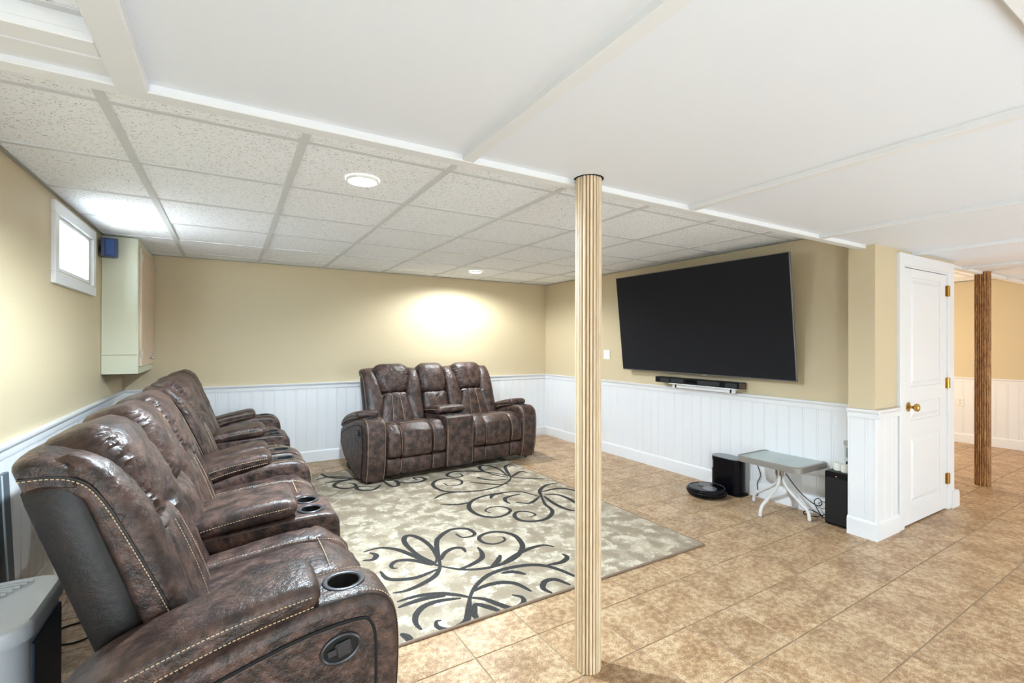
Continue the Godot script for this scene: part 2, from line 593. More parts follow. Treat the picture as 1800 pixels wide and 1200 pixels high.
func make_arm(root: Node3D, sx: float) -> void:
	var x0 := 0.80
	var x1 := 1.015
	var prof := arm_profile()
	var g := Geo.new()
	g.bolster(prof, x0, x1, 0.035, 4, 12, 0.004)
	g.punch(Vector2(0.905, 0.335), 0.046, 0.6, 0.009)
	var flip := Transform3D(Basis.from_scale(Vector3(sx, 1, 1)), Vector3.ZERO)
	var low_fit := Transform3D(Basis.from_scale(Vector3(1, 0.965, 1)), Vector3.ZERO)
	var fix := func(q: Geo) -> Geo:
		q.xf(low_fit)
		if sx < 0.0:
			q.xf(flip)
			for i in range(0, q.t.size(), 3):
				var v := q.t[i]
				q.t[i] = q.t[i + 1]; q.t[i + 1] = v
		return q
	var arm := part("armrest", fix.call(g), M.leather, root)
	make_cup(arm, Vector3(0.905 * sx, 0.6355 * 0.965, 0.335), 0.046)
	# padded lid sloping down to the back
	var pad := PackedVector2Array()
	for v in curve([Vector2(0.235, 0.628), Vector2(0.252, 0.655), Vector2(0.238, 0.688), Vector2(0.19, 0.694), Vector2(0.05, 0.668), Vector2(-0.1, 0.63), Vector2(-0.22, 0.588), Vector2(-0.30, 0.535), Vector2(-0.325, 0.48)], 0.016): pad.append(v)
	for v in [Vector2(-0.30, 0.468), Vector2(-0.1, 0.53), Vector2(0.05, 0.58)]: pad.append(v)
	var pg := Geo.new()
	pg.bolster(pad, x0 - 0.002, x1 + 0.006, 0.03, 5, 8, 0.008)
	part("armrest_pad", fix.call(pg), M.leather, arm)
	# recessed side panel with black piping
	var pan := PackedVector2Array()
	for v in curve([Vector2(0.36, 0.05), Vector2(0.398, 0.25), Vector2(0.405, 0.46), Vector2(0.392, 0.545), Vector2(0.35, 0.568), Vector2(0.2, 0.556), Vector2(0.0, 0.505), Vector2(-0.2, 0.438), Vector2(-0.31, 0.39)], 0.02): pan.append(v)
	for v in [Vector2(-0.315, 0.30), Vector2(-0.2, 0.19), Vector2(0.0, 0.10), Vector2(0.18, 0.045)]: pan.append(v)
	var sg := Geo.new()
	sg.bolster(pan, x1 - 0.02, x1 + 0.006, 0.006, 2, 1, 0.0)
	part("side_panel", fix.call(sg), M.leather, arm)
	var line := []
	for v in pan: line.append(Vector3(x1 + 0.003, v.y, v.x))
	var tg := Geo.new()
	tg.tube(line, 0.005, 6, true)
	part("piping", fix.call(tg), M.black_matte, arm)
	var lg := Geo.new()
	var rim := []
	for i in range(4, prof.size() / 2 + 6):
		if i < prof.size(): rim.append(Vector3(x1 - 0.016, prof[i].y - 0.006, prof[i].x - 0.006))
	lg.tube(rim, 0.0035, 6)
	part("welt", fix.call(lg), M.leather_dark, arm)
	# thread
	var th := Geo.new()
	var top := curve([Vector3(x1 + 0.0075, 0.668, 0.228), Vector3(x1 + 0.0075, 0.645, 0.05), Vector3(x1 + 0.0075, 0.607, -0.1), Vector3(x1 + 0.0075, 0.564, -0.22), Vector3(x1 + 0.007, 0.515, -0.29)], 0.02)
	stitches(top, th)
	var low := curve([Vector3(x1 + 0.0075, 0.640, 0.232), Vector3(x1 + 0.0075, 0.608, 0.05), Vector3(x1 + 0.0075, 0.565, -0.1), Vector3(x1 + 0.0075, 0.524, -0.22), Vector3(x1 + 0.007, 0.488, -0.29)], 0.02)
	stitches(low, th)
	var top2 := []
	var low2 := []
	for v in top: top2.append(Vector3(x0 - 0.003, v.y, v.z))
	for v in low: low2.append(Vector3(x0 - 0.003, v.y, v.z))
	stitches(top2, th); stitches(low2, th)
	var e1 := []
	var e2 := []
	for i in range(0, prof.size() / 2):
		if prof[i].x > 0.25:
			e1.append(Vector3(x1 - 0.03, prof[i].y, prof[i].x + 0.002))
			e2.append(Vector3(x0 + 0.02, prof[i].y, prof[i].x + 0.002))
	stitches(e1, th); stitches(e2, th)
	var s := part("stitching", fix.call(th), M.thread, arm, Vector3.ZERO, "pale contrast stitching")
	s.set_meta("kind", "stuff")
	# recline lever in an oval bezel
	var bz := Geo.new()
	var oval := PackedVector2Array()
	for i in 28: oval.append(Vector2(0.052 * cos(TAU * i / 28.0), 0.038 * sin(TAU * i / 28.0)))
	var ring := []
	for v in oval: ring.append(Vector3(v.x, v.y, 0.0))
	bz.tube(ring, 0.006, 8, true)
	bz.xf(Transform3D(Basis(Vector3.UP, PI * 0.5) * Basis(Vector3.BACK, -0.18), Vector3(x1 + 0.008, 0.497, 0.305)))
	part("handle_bezel", fix.call(bz), M.gunmetal, arm)
	var hw := Geo.new()
	var small := PackedVector2Array()
	for v in oval: small.append(v * 0.93)
	hw.prism(small, -0.002, 0.003)
	hw.xf(Transform3D(Basis(Vector3.UP, PI * 0.5) * Basis(Vector3.BACK, -0.18), Vector3(x1 + 0.007, 0.497, 0.305)))
	part("handle_well", fix.call(hw), M.black_matte, arm)
	var lv := Geo.new()
	lv.box(Vector3(0.022, 0, 0.008), Vector3(0.03, 0.018, 0.008), 0.002)
	lv.box(Vector3(-0.008, 0.0, 0.009), Vector3(0.044, 0.042, 0.012), 0.005)
	lv.xf(Transform3D(Basis(Vector3.UP, PI * 0.5) * Basis(Vector3.BACK, -0.18), Vector3(x1 + 0.008, 0.499, 0.303)))
	part("recline_handle", fix.call(lv), M.gunmetal, arm, Vector3.ZERO, "black plastic recline handle")


func inner_half(s: float) -> float:   # half the width between the two side bolsters of a back, up its height
	if s < 0.36: return lerpf(0.205, 0.125, clampf(s / 0.36, 0, 1))
	return lerpf(0.15, 0.195, clampf((s - 0.36) / 0.3, 0, 1))


func top_round(s: float, from: float, to: float) -> float:
	var k := clampf((s - from) / (to - from), 0.0, 1.0)
	return sqrt(maxf(0.0, 1.0 - k * k))


func make_back(root: Node3D, cx: float, nz: FastNoiseLite, outer: float) -> void:
	var W := 0.318
	var shell := Geo.new()
	shell.soft(0.16, Vector3i(6, 10, 4), func(p: Vector3) -> Vector3:
		return bk(cx + p.x * (W - 0.004), lerpf(-0.28, 0.665, (p.y + 1) * 0.5), lerpf(-0.112, 0.008, (p.z + 1) * 0.5)))
	var back := part("backrest", shell, M.leather_dark, root, Vector3.ZERO, "dark leather shell of the reclining back")
	var roll := Geo.new()
	roll.soft(0.5, Vector3i(10, 10, 10), func(p: Vector3) -> Vector3:
		var s := lerpf(0.61, 0.722, (p.y + 1) * 0.5) - 0.045 * smoothstep(-0.4, 1.0, p.z)
		var n := lerpf(-0.122, 0.035, (p.z + 1) * 0.5)
		return bk(cx + p.x * W, s, n) + Vector3(0, 0.003 * nz.get_noise_3d(p.x * 60, s * 300, n * 300), 0))
	part("top_roll", roll, M.leather, back)
	for sd in [-1.0, 1.0]:
		var g := Geo.new()
		g.soft(0.45, Vector3i(18, 56, 14), func(p: Vector3) -> Vector3:
			var s := lerpf(-0.06, 0.69, (p.y + 1) * 0.5)
			var xi := inner_half(s) - 0.014
			var x := lerpf(xi, W, (p.x * sd + 1) * 0.5)
			var k := (p.z + 1) * 0.5
			var e := 1.0 - absf(p.x)
			var front := (0.114 - 0.024 * pow(maxf(p.x * sd, 0.0), 2.0)) * top_round(s, 0.36, 0.705) - 0.03 * pow(maxf(-p.x * sd, 0.0), 2.0)
			var n := lerpf(-0.002 - 0.08 * smoothstep(0.55, 0.66, s), front, k)
			var pl := sin(s * 170.0 + 4.0 * nz.get_noise_2d(s * 140, sd * 50 + cx * 90)) * 0.0062 * exp(-e * 3.5)
			n += k * (pl + 0.004 * nz.get_noise_3d(x * 160, s * 160, cx * 40 + sd * 9) + 0.004 * nz.get_noise_3d(x * 420, s * 420, cx * 40 + sd * 9))
			return bk(cx + sd * x, s, n))
		part("side_bolster", g, M.leather, back)
	var head := Geo.new()
	head.soft(0.5, Vector3i(36, 32, 12), func(p: Vector3) -> Vector3:
		var s := lerpf(0.395, 0.734, (p.y + 1) * 0.5)
		var hw := inner_half(s) + 0.008
		var k := (p.z + 1) * 0.5
		var front := 0.118 * top_round(s, 0.56, 0.79) - 0.03 * pow(absf(p.x), 3.0)
		var n := lerpf(-0.10, front, k)
		var e := 1.0 - absf(p.x)
		n += k * sin(s * 260.0 + 6.0 * nz.get_noise_2d(s * 200, p.x * 40)) * 0.0095 * exp(-e * 4.0)
		n += k * (0.006 * nz.get_noise_3d(p.x * 36, s * 160, cx * 60 + 9) + 0.004 * nz.get_noise_3d(p.x * 90, s * 420, cx * 60 + 9))
		return bk(cx + p.x * hw, s, n))
	part("headrest", head, M.leather, back)
	var lum := Geo.new()
	lum.soft(0.35, Vector3i(32, 34, 6), func(p: Vector3) -> Vector3:
		var s := lerpf(-0.07, 0.392, (p.y + 1) * 0.5)
		var hw := inner_half(s) + 0.004
		var k := (p.z + 1) * 0.5
		var n := lerpf(-0.03, 0.108 - 0.012 * p.x * p.x + 0.014 * (1.0 - p.y * p.y), k)
		for sm in [-0.3, 0.3]: n -= k * 0.006 * exp(-pow((p.x - sm) / 0.05, 2.0))
		n += k * (0.005 * nz.get_noise_3d(p.x * 40, s * 160, cx * 60 + 3) + 0.004 * nz.get_noise_3d(p.x * 90, s * 420, cx * 60 + 3))
		return bk(cx + p.x * hw, s, n))
	part("lumbar_panel", lum, M.leather, back)
	var th := Geo.new()
	for sm in [-0.34, 0.34]:
		var ln := []
		for i in 16:
			var s := lerpf(0.0, 0.35, i / 15.0)
			var py := lerpf(-1, 1, (s + 0.07) / 0.462)
			ln.append(bk(cx + sm * inner_half(s), s, 0.110 - 0.012 * sm * sm + 0.014 * (1.0 - py * py)))
		stitches(ln, th)
	if outer != 0.0:
		var ln := curve([bk(cx + outer * (W + 0.001), 0.02, 0.07), bk(cx + outer * (W + 0.001), 0.2, 0.066), bk(cx + outer * (W + 0.001), 0.45, 0.046), bk(cx + outer * (W + 0.001), 0.57, 0.028), bk(cx + outer * (W + 0.001), 0.622, 0.0), bk(cx + outer * (W + 0.001), 0.65, -0.045), bk(cx + outer * (W + 0.001), 0.668, -0.10)], 0.01)
		stitches(ln, th, Vector3(outer * 0.001, 0, 0))
		var wl := Geo.new()
		var l2 := []
		for v in ln: l2.append(v + Vector3(-outer * 0.003, 0.004, 0.004))
		wl.tube(l2, 0.0045, 6)
		part("welt", wl, M.leather_dark, back)
	var sp := part("stitching", th, M.thread, back, Vector3.ZERO, "pale contrast stitching")
	sp.set_meta("kind", "stuff")


func make_seat(root: Node3D, cx: float, nz: FastNoiseLite) -> void:
	var W := 0.317
	var xs := [-W, -0.165, 0.165, W]
	var g := Geo.new()
	var f := Geo.new()
	for k in 3:
		var a: float = xs[k]
		var b: float = xs[k + 1]
		g.soft(0.2 if k == 1 else 0.3, Vector3i(18, 16, 36), func(p: Vector3) -> Vector3:
			var x := lerpf(a - 0.002, b + 0.002, (p.x + 1) * 0.5)
			var t := (p.z + 1) * 0.5
			var z := lerpf(-0.19, 0.462, t)
			var up := (p.y + 1) * 0.5
			var y := lerpf(0.215, 0.487 + 0.045 * smoothstep(0.1, 0.8, t) - 0.05 * smoothstep(0.82, 1.0, t), up)
			y += up * (0.014 * (1.0 - p.x * p.x) - 0.006 * exp(-pow((z - 0.335) / 0.007, 2.0)) + 0.006 * nz.get_noise_3d(x * 100 + cx * 90, z * 160, 4) + 0.003 * nz.get_noise_3d(x * 400 + cx * 90, z * 300, 4))
			z += t * (0.022 * (1.0 - p.y * p.y) + 0.008 * (1.0 - p.x * p.x) + 0.006 * nz.get_noise_3d(x * 200 + cx * 70, y * 120, 1) + 0.004 * nz.get_noise_3d(x * 420 + cx * 70, y * 200, 1))
			return Vector3(cx + x, y, z))
		f.soft(0.35, Vector3i(12, 10, 4), func(p: Vector3) -> Vector3:
			var x := lerpf(a - 0.001, b + 0.001, (p.x + 1) * 0.5)
			var y := lerpf(0.055, 0.222, (p.y + 1) * 0.5)
			var z := lerpf(0.36, 0.455, (p.z + 1) * 0.5) + (p.z + 1) * 0.5 * (0.014 * (1.0 - p.y * p.y) + 0.006 * (1.0 - p.x * p.x) + 0.004 * nz.get_noise_3d(x * 90 + cx * 50, y * 70, 7)) - 0.015 * (0.5 - p.y * 0.5)
			return Vector3(cx + x, y, z))
	var seat := part("seat_cushion", g, M.leather, root)
	part("footrest", f, M.leather, seat)
	var th := Geo.new()
	for sx in [-0.171, 0.171]:
		var ln := curve([Vector3(cx + sx, 0.506, -0.05), Vector3(cx + sx, 0.532, 0.2), Vector3(cx + sx, 0.527, 0.36), Vector3(cx + sx, 0.500, 0.44), Vector3(cx + sx, 0.44, 0.474), Vector3(cx + sx, 0.34, 0.486), Vector3(cx + sx, 0.26, 0.474)], 0.015)
		stitches(ln, th)
		stitches(curve([Vector3(cx + sx, 0.20, 0.455), Vector3(cx + sx, 0.14, 0.462), Vector3(cx + sx, 0.08, 0.446)], 0.02), th)
	stitches(curve([Vector3(cx - 0.14, 0.544, 0.345), Vector3(cx, 0.548, 0.345), Vector3(cx + 0.14, 0.544, 0.345)], 0.02), th)
	var sp := part("stitching", th, M.thread, seat, Vector3.ZERO, "pale contrast stitching")
	sp.set_meta("kind", "stuff")


func make_console(root: Node3D, nz: FastNoiseLite) -> void:
	var W := 0.163
	var prof := PackedVector2Array()
	for v in curve([Vector2(0.455, 0.06), Vector2(0.468, 0.3), Vector2(0.47, 0.50), Vector2(0.462, 0.565), Vector2(0.43, 0.592), Vector2(0.34, 0.597), Vector2(0.2, 0.592)], 0.014): prof.append(v)
	for v in [Vector2(-0.22, 0.56), Vector2(-0.22, 0.07)]: prof.append(v)
	var g := Geo.new()
	g.bolster(prof, -W, W, 0.014, 3, 24, 0.0)
	for sx in [-0.073, 0.073]: g.punch(Vector2(sx, 0.355), 0.041, 0.57, 0.008)
	var low_fit := Transform3D(Basis.from_scale(Vector3(1, 0.97, 1)), Vector3.ZERO)
	var con := part("console", g.xf(low_fit), M.leather, root)
	for sx in [-0.073, 0.073]: make_cup(con, Vector3(sx, 0.5985 * 0.97, 0.355), 0.041)
	var pad := PackedVector2Array()
	for v in curve([Vector2(0.25, 0.60), Vector2(0.287, 0.625), Vector2(0.285, 0.66), Vector2(0.24, 0.682), Vector2(0.1, 0.672), Vector2(-0.05, 0.645), Vector2(-0.16, 0.61), Vector2(-0.2, 0.58)], 0.016): pad.append(v)
	for v in [Vector2(-0.2, 0.55), Vector2(0.1, 0.585)]: pad.append(v)
	var pg := Geo.new()
	pg.bolster(pad, -W - 0.004, W + 0.004, 0.034, 5, 8, 0.006)
	part("console_lid", pg.xf(low_fit), M.leather, con)
	var th := Geo.new()
	for sx in [-1.0, 1.0]:
		stitches(curve([Vector3(sx * (W - 0.014), 0.08, 0.458), Vector3(sx * (W - 0.014), 0.3, 0.4705), Vector3(sx * (W - 0.014), 0.50, 0.472)], 0.02), th)
		stitches(curve([Vector3(sx * (W + 0.005), 0.648, 0.26), Vector3(sx * (W + 0.005), 0.634, 0.1), Vector3(sx * (W + 0.005), 0.61, -0.05), Vector3(sx * (W + 0.005), 0.585, -0.15)], 0.02), th)
	var sp := part("stitching", th.xf(low_fit), M.thread, con, Vector3.ZERO, "pale contrast stitching")
	sp.set_meta("kind", "stuff")
	# the back behind the console: two stacked pillows
	var shell := Geo.new()
	shell.soft(0.2, Vector3i(4, 8, 4), func(p: Vector3) -> Vector3:
		return bk(p.x * 0.158, lerpf(-0.28, 0.60, (p.y + 1) * 0.5), lerpf(-0.112, 0.0, (p.z + 1) * 0.5)))
	var back := part("console_back", shell, M.leather_dark, root)
	var up := Geo.new()
	up.soft(0.5, Vector3i(30, 32, 12), func(p: Vector3) -> Vector3:
		var s := lerpf(0.375, 0.736, (p.y + 1) * 0.5)
		var k := (p.z + 1) * 0.5
		var front := 0.125 * top_round(s, 0.52, 0.80) - 0.025 * pow(absf(p.x), 3.0)
		var n := lerpf(-0.122, front, k)
		var e := 1.0 - absf(p.x)
		n += k * sin(s * 260.0 + 6.0 * nz.get_noise_2d(s * 200, p.x * 40 + 77)) * 0.007 * exp(-e * 4.0)
		n += k * sin(p.x * 24.0) * 0.005 * exp(-(p.y + 1.0) * 5.0)
		return bk(p.x * 0.166, s, n))
	part("upper_pillow", up, M.leather, back)
	var lo := Geo.new()
	lo.soft(0.45, Vector3i(28, 28, 8), func(p: Vector3) -> Vector3:
		var s := lerpf(0.06, 0.39, (p.y + 1) * 0.5)
		var k := (p.z + 1) * 0.5
		var n := lerpf(-0.02, 0.10 + 0.026 * (1.0 - p.y * p.y) * (1.0 - p.x * p.x), k)
		n += k * (0.007 * nz.get_noise_3d(p.x * 30, s * 170, 31) + 0.005 * nz.get_noise_3d(p.x * 70, s * 420, 31))
		return bk(p.x * (0.164 - 0.012 * (1.0 - p.y * p.y)), s, n))
	part("lower_pillow", lo, M.leather, back)


func make_loveseat() -> Node3D:
	var root := thing("recliner_loveseat", "", "loveseat", Vector3.ZERO, 0.0, "brown reclining loveseats with centre consoles")
	var nz := FastNoiseLite.new()
	nz.seed = 7
	nz.frequency = 0.05
	for sx in [-1.0, 1.0]: make_arm(root, sx)
	for sx in [-1.0, 1.0]:
		make_seat(root, sx * 0.482, nz)
		make_back(root, sx * 0.482, nz, sx)
	make_console(root, nz)
	var fr := Geo.new()
	fr.span(Vector3(-0.79, 0.09, -0.24), Vector3(0.79, 0.30, 0.36), 0.01)
	part("base_frame", fr, M.black_matte, root)
	for p in [Vector2(-0.93, 0.36), Vector2(0.93, 0.36)]:
		var f := Geo.new()
		f.lathe([Vector2(0.0001, 0.0), Vector2(0.022, 0.0), Vector2(0.024, 0.02), Vector2(0.02, 0.06), Vector2(0.0001, 0.06)], 14)
		part("foot", f, M.black, root, Vector3(p.x, 0, p.y))
	for sx in [-0.93, 0.93]:
		var f := Geo.new()
		f.box(Vector3(0, 0.03, 0), Vector3(0.04, 0.06, 0.10), 0.008)
		f.box(Vector3(0, 0.14, 0.1), Vector3(0.03, 0.18, 0.03), 0.004, Basis(Vector3.RIGHT, 0.5))
		part("foot", f, M.black, root, Vector3(sx, 0, -0.30))
	return root


# ------------------------------------------------------------------ the room
func flat(a: Vector3, b: Vector3, bev := 0.0) -> ArrayMesh:
	return Geo.new().span(a, b, bev).mesh()


func bead_board_mesh(w: float, h: float) -> ArrayMesh:   # one board of the wainscot, lying in x-y with its face at z = 0.012; a bead runs down one edge
	var g := Geo.new()
	var e := w * 0.5
	g.prism(PackedVector2Array([Vector2(-e + 0.0002, 0), Vector2(e - 0.0002, 0), Vector2(e - 0.0002, 0.0092), Vector2(e - 0.0026, 0.012), Vector2(-e + 0.0185, 0.012), Vector2(-e + 0.0165, 0.0098), Vector2(-e + 0.0145, 0.0098), Vector2(-e + 0.0125, 0.012), Vector2(-e + 0.0026, 0.012), Vector2(-e + 0.0002, 0.0092)]), 0.0, h)
	g.xf(Transform3D(Basis(Vector3(1, 0, 0), Vector3(0, 0, 1), Vector3(0, 1, 0)), Vector3.ZERO))
	for i in range(0, g.t.size(), 3):
		var v := g.t[i]
		g.t[i] = g.t[i + 1]; g.t[i + 1] = v
	return g.mesh(20)


# Wainscot along a wall: from a to b (floor points on the wall's face), n is the wall's normal. Boards, baseboard and a capped rail.
func wainscot(wall: Node3D, a: Vector3, b: Vector3, n: Vector3, side: String, first := 0.0, ends := Vector2.ZERO) -> void:
	var d := (b - a).normalized()
	var len := a.distance_to(b)
	var pitch := 0.109
	var rot := Basis(d, Vector3.UP, d.cross(Vector3.UP))
	if rot.z.dot(n) < 0.0: rot = Basis(-d, Vector3.UP, (-d).cross(Vector3.UP))
	var full := bead_board_mesh(pitch, 0.74)
	var x := first
	while x < len - 0.02:
		var w := minf(pitch, len - x)
		var o := part("bead_board", full if w == pitch else bead_board_mesh(w, 0.74), M.trim, wall)
		o.transform = Transform3D(rot, a + d * (x + w * 0.5) + Vector3(0, 0.115, 0))
		x += pitch
	var run := func(prof: Array, e0: float, e1: float) -> ArrayMesh:
		var g := Geo.new()
		g.prism(PackedVector2Array(prof), -e0, len + e1)
		var from := Transform3D(Basis(n, Vector3.UP, d), a)
		g.xf(from)
		if n.cross(Vector3.UP).dot(d) < 0.0:
			for i in range(0, g.t.size(), 3):
				var v := g.t[i]
				g.t[i] = g.t[i + 1]; g.t[i + 1] = v
		return g.mesh(30)
	var base := MeshInstance3D.new()
	base.name = "baseboard_" + side
	base.mesh = run.call([Vector2(0, 0), Vector2(0.024, 0), Vector2(0.024, 0.105), Vector2(0.019, 0.122), Vector2(0.013, 0.128), Vector2(0, 0.13)], ends.x * 0.024, ends.y * 0.024)
	base.material_override = M.trim
	wall.add_child(base, true)
	part("chair_rail", run.call([Vector2(0, 0.838), Vector2(0.018, 0.838), Vector2(0.02, 0.85), Vector2(0.02, 0.872), Vector2(0.03, 0.884), Vector2(0.034, 0.892), Vector2(0.034, 0.902), Vector2(0, 0.902)], ends.x * 0.034, ends.y * 0.034), M.trim, wall)


func build_room() -> void:
	# floor: tiles set on grout, turned a little to the walls as they are laid
	var fl := struct("floor", "square beige travertine-look floor tiles with thin grout joints", "floor")
	part("grout_bed", flat(Vector3(-1.1, -0.12, -6.1), Vector3(9.0, -0.0035, 3.3)), M.grout, fl)
	var turn := Basis(Vector3.UP, 0.014)
	var inv := turn.inverse()
	var pitch := 0.3262
	var tg := Geo.new()
	tg.box(Vector3(0, -0.004, 0), Vector3(pitch - 0.006, 0.008, pitch - 0.006), 0.0015)
	var tm := tg.mesh()
	var cells := []
	for i in range(-8, 27):
		for j in range(-18, 12):
			var p := turn * Vector3(0.617 + 0.5 * pitch + i * pitch, 0, -0.850 - 0.5 * pitch + j * pitch)
			if p.x < LEFT - 0.05 or p.x > RIGHTX + 0.05 or p.z < BACK - 0.05 or p.z > 3.0: continue
			if p.x > TVX + 0.05 and p.x < 5.25 and p.z < -1.75: continue
			var see := true
			if p.x > 0.5 and p.x < 2.55 and p.z > -5.0 and p.z < -2.3: see = false   # under the rug
			if p.x < 0.3 and p.z > -5.6 and p.z < -1.3: see = p.x < -0.3
			var cam := Vector3(p.x * cos(deg_to_rad(30.81)) + p.z * sin(deg_to_rad(30.81)), 0, p.x * sin(deg_to_rad(30.81)) - p.z * cos(deg_to_rad(30.81)))
			if cam.z < 1.6 or absf(cam.x) > cam.z * 1.2: see = false
			if p.x > 5.2 and p.z < -2.9: see = false
			cells.append([(0.0 if see else 1000.0) + cam.length(), p, (i * 7 + j * 13) % 4])
	cells.sort_custom(func(a, b): return a[0] < b[0])
	var rest := []
	for c in cells:
		if rest.is_empty() and c[0] < 900.0 and fl.get_child_count() <= 300:
			var o := part("floor_tile", tm, M.floor[absi(c[2])], fl, c[1])
			o.basis = turn
		else: rest.append(c)
	var rg := Geo.new()
	for c in rest: rg.box(c[1] + Vector3(0, -0.004, 0), Vector3(pitch - 0.006, 0.008, pitch - 0.006), 0.0015, turn)
	var rs := part("floor_tiles_beyond", rg, M.floor[1], fl)
	rs.set_meta("kind", "stuff")

	# left wall with the window opening
	var wl := struct("wall_left", "tan painted wall with white beadboard and a small basement window", "wall")
	var g := Geo.new()
	var z0 := -4.56
	var z1 := -3.80
	var y0 := 1.79
	var y1 := 2.12
	g.span(Vector3(LEFT - 0.22, -0.1, BACK - 0.2), Vector3(LEFT, 2.5, z0))
	g.span(Vector3(LEFT - 0.22, -0.1, z1), Vector3(LEFT, 2.5, 3.2))
	g.span(Vector3(LEFT - 0.22, -0.1, z0), Vector3(LEFT, y0, z1))
	g.span(Vector3(LEFT - 0.22, y1, z0), Vector3(LEFT, 2.5, z1))
	part("painted_wall", g, M.paint, wl)
	wainscot(wl, Vector3(LEFT, 0, BACK), Vector3(LEFT, 0, -0.6), Vector3.RIGHT, "left")
	var win := struct("window_1", "small white framed basement window bright with daylight", "window")
	var fz0 := -4.67
	var fz1 := -3.70
	g = Geo.new()
	for q in [[fz0, 1.705, fz1, 1.775], [fz0, 2.12, fz1, 2.19], [fz0, 1.775, fz0 + 0.075, 2.12], [fz1 - 0.075, 1.775, fz1, 2.12]]:
		g.span(Vector3(LEFT - 0.002, q[1], q[0]), Vector3(LEFT + 0.022, q[3], q[2]), 0.004)
	part("window_casing", g, M.trim, win)
	g = Geo.new()
	for q in [[z0, y0, z1, y0 + 0.022], [z0, y1 - 0.022, z1, y1], [z0, y0 + 0.022, z0 + 0.022, y1 - 0.022], [z1 - 0.022, y0 + 0.022, z1, y1 - 0.022]]:
		g.span(Vector3(LEFT - 0.05, q[1], q[0]), Vector3(LEFT + 0.004, q[3], q[2]), 0.004)
	part("window_frame", g, M.trim, win)
	var glass := mat(Color(1, 1, 1, 0.04), 0.02)
	glass.transparency = BaseMaterial3D.TRANSPARENCY_ALPHA
	part("pane", flat(Vector3(LEFT - 0.026, y0 + 0.022, z0 + 0.022), Vector3(LEFT - 0.020, y1 - 0.022, z1 - 0.022)), glass, win)

	# back wall
	var wb := struct("wall_back", "tan painted back wall above white beadboard", "wall")
	part("painted_wall", flat(Vector3(LEFT - 0.22, -0.1, BACK - 0.2), Vector3(RIGHTX + 0.2, 2.5, BACK)), M.paint, wb)
	wainscot(wb, Vector3(LEFT, 0, BACK), Vector3(TVX, 0, BACK), Vector3.BACK, "back")

	# the wall of the television and the closet block behind it
	var wt := struct("wall_television", "tan wall with white beadboard that carries the television", "wall")
	g = Geo.new()
	g.span(Vector3(TVX, -0.1, BACK - 0.1), Vector3(TVX + 0.2, 2.5, -1.70))
	part("painted_wall", g, M.paint, wt)
	wainscot(wt, Vector3(TVX, 0, BACK), Vector3(TVX, 0, -1.70), Vector3.LEFT, "television")
	var wp := struct("wall_pillar", "tan pillar corner with white beadboard beside the door", "wall")
	g = Geo.new()
	g.span(Vector3(3.85, -0.1, -1.70), Vector3(4.21, 2.5, -1.535))
	g.span(Vector3(4.205, 2.0, -1.70), Vector3(5.24, 2.5, -1.535))
	g.span(Vector3(5.20, -0.1, -3.6), Vector3(5.27, 2.5, -1.535))
	g.span(Vector3(TVX + 0.19, -0.1, -3.6), Vector3(5.21, 2.5, -3.5))
	part("painted_wall", g, M.paint, wp)
	wainscot(wp, Vector3(3.85, 0, -1.70), Vector3(3.85, 0, -1.535), Vector3.LEFT, "pillar_side", 0.0, Vector2(0, 1))
	wainscot(wp, Vector3(3.85, 0, -1.535), Vector3(4.185, 0, -1.535), Vector3.BACK, "pillar_front", 0.0, Vector2(0, 0))
	part("corner_bead", flat(Vector3(3.836, 0.115, -1.537), Vector3(3.852, 0.84, -1.521), 0.003), M.trim, wp)

	# far right wall, and the walls behind the camera that close the room
	var wr := struct("wall_right", "warm tan far wall above white beadboard beyond the second post", "wall")
	part("painted_wall", flat(Vector3(RIGHTX, -0.1, BACK - 0.2), Vector3(RIGHTX + 0.2, 2.5, 3.2)), M.paint, wr)
	wainscot(wr, Vector3(RIGHTX, 0, -4.4), Vector3(RIGHTX, 0, -0.8), Vector3.LEFT, "right")
	var wf := struct("wall_front", "tan wall behind the camera", "wall")
	part("painted_wall", flat(Vector3(LEFT - 0.2, -0.1, 3.0), Vector3(RIGHTX + 0.2, 2.5, 3.2)), M.paint, wf)

	build_ceiling()
	build_door()


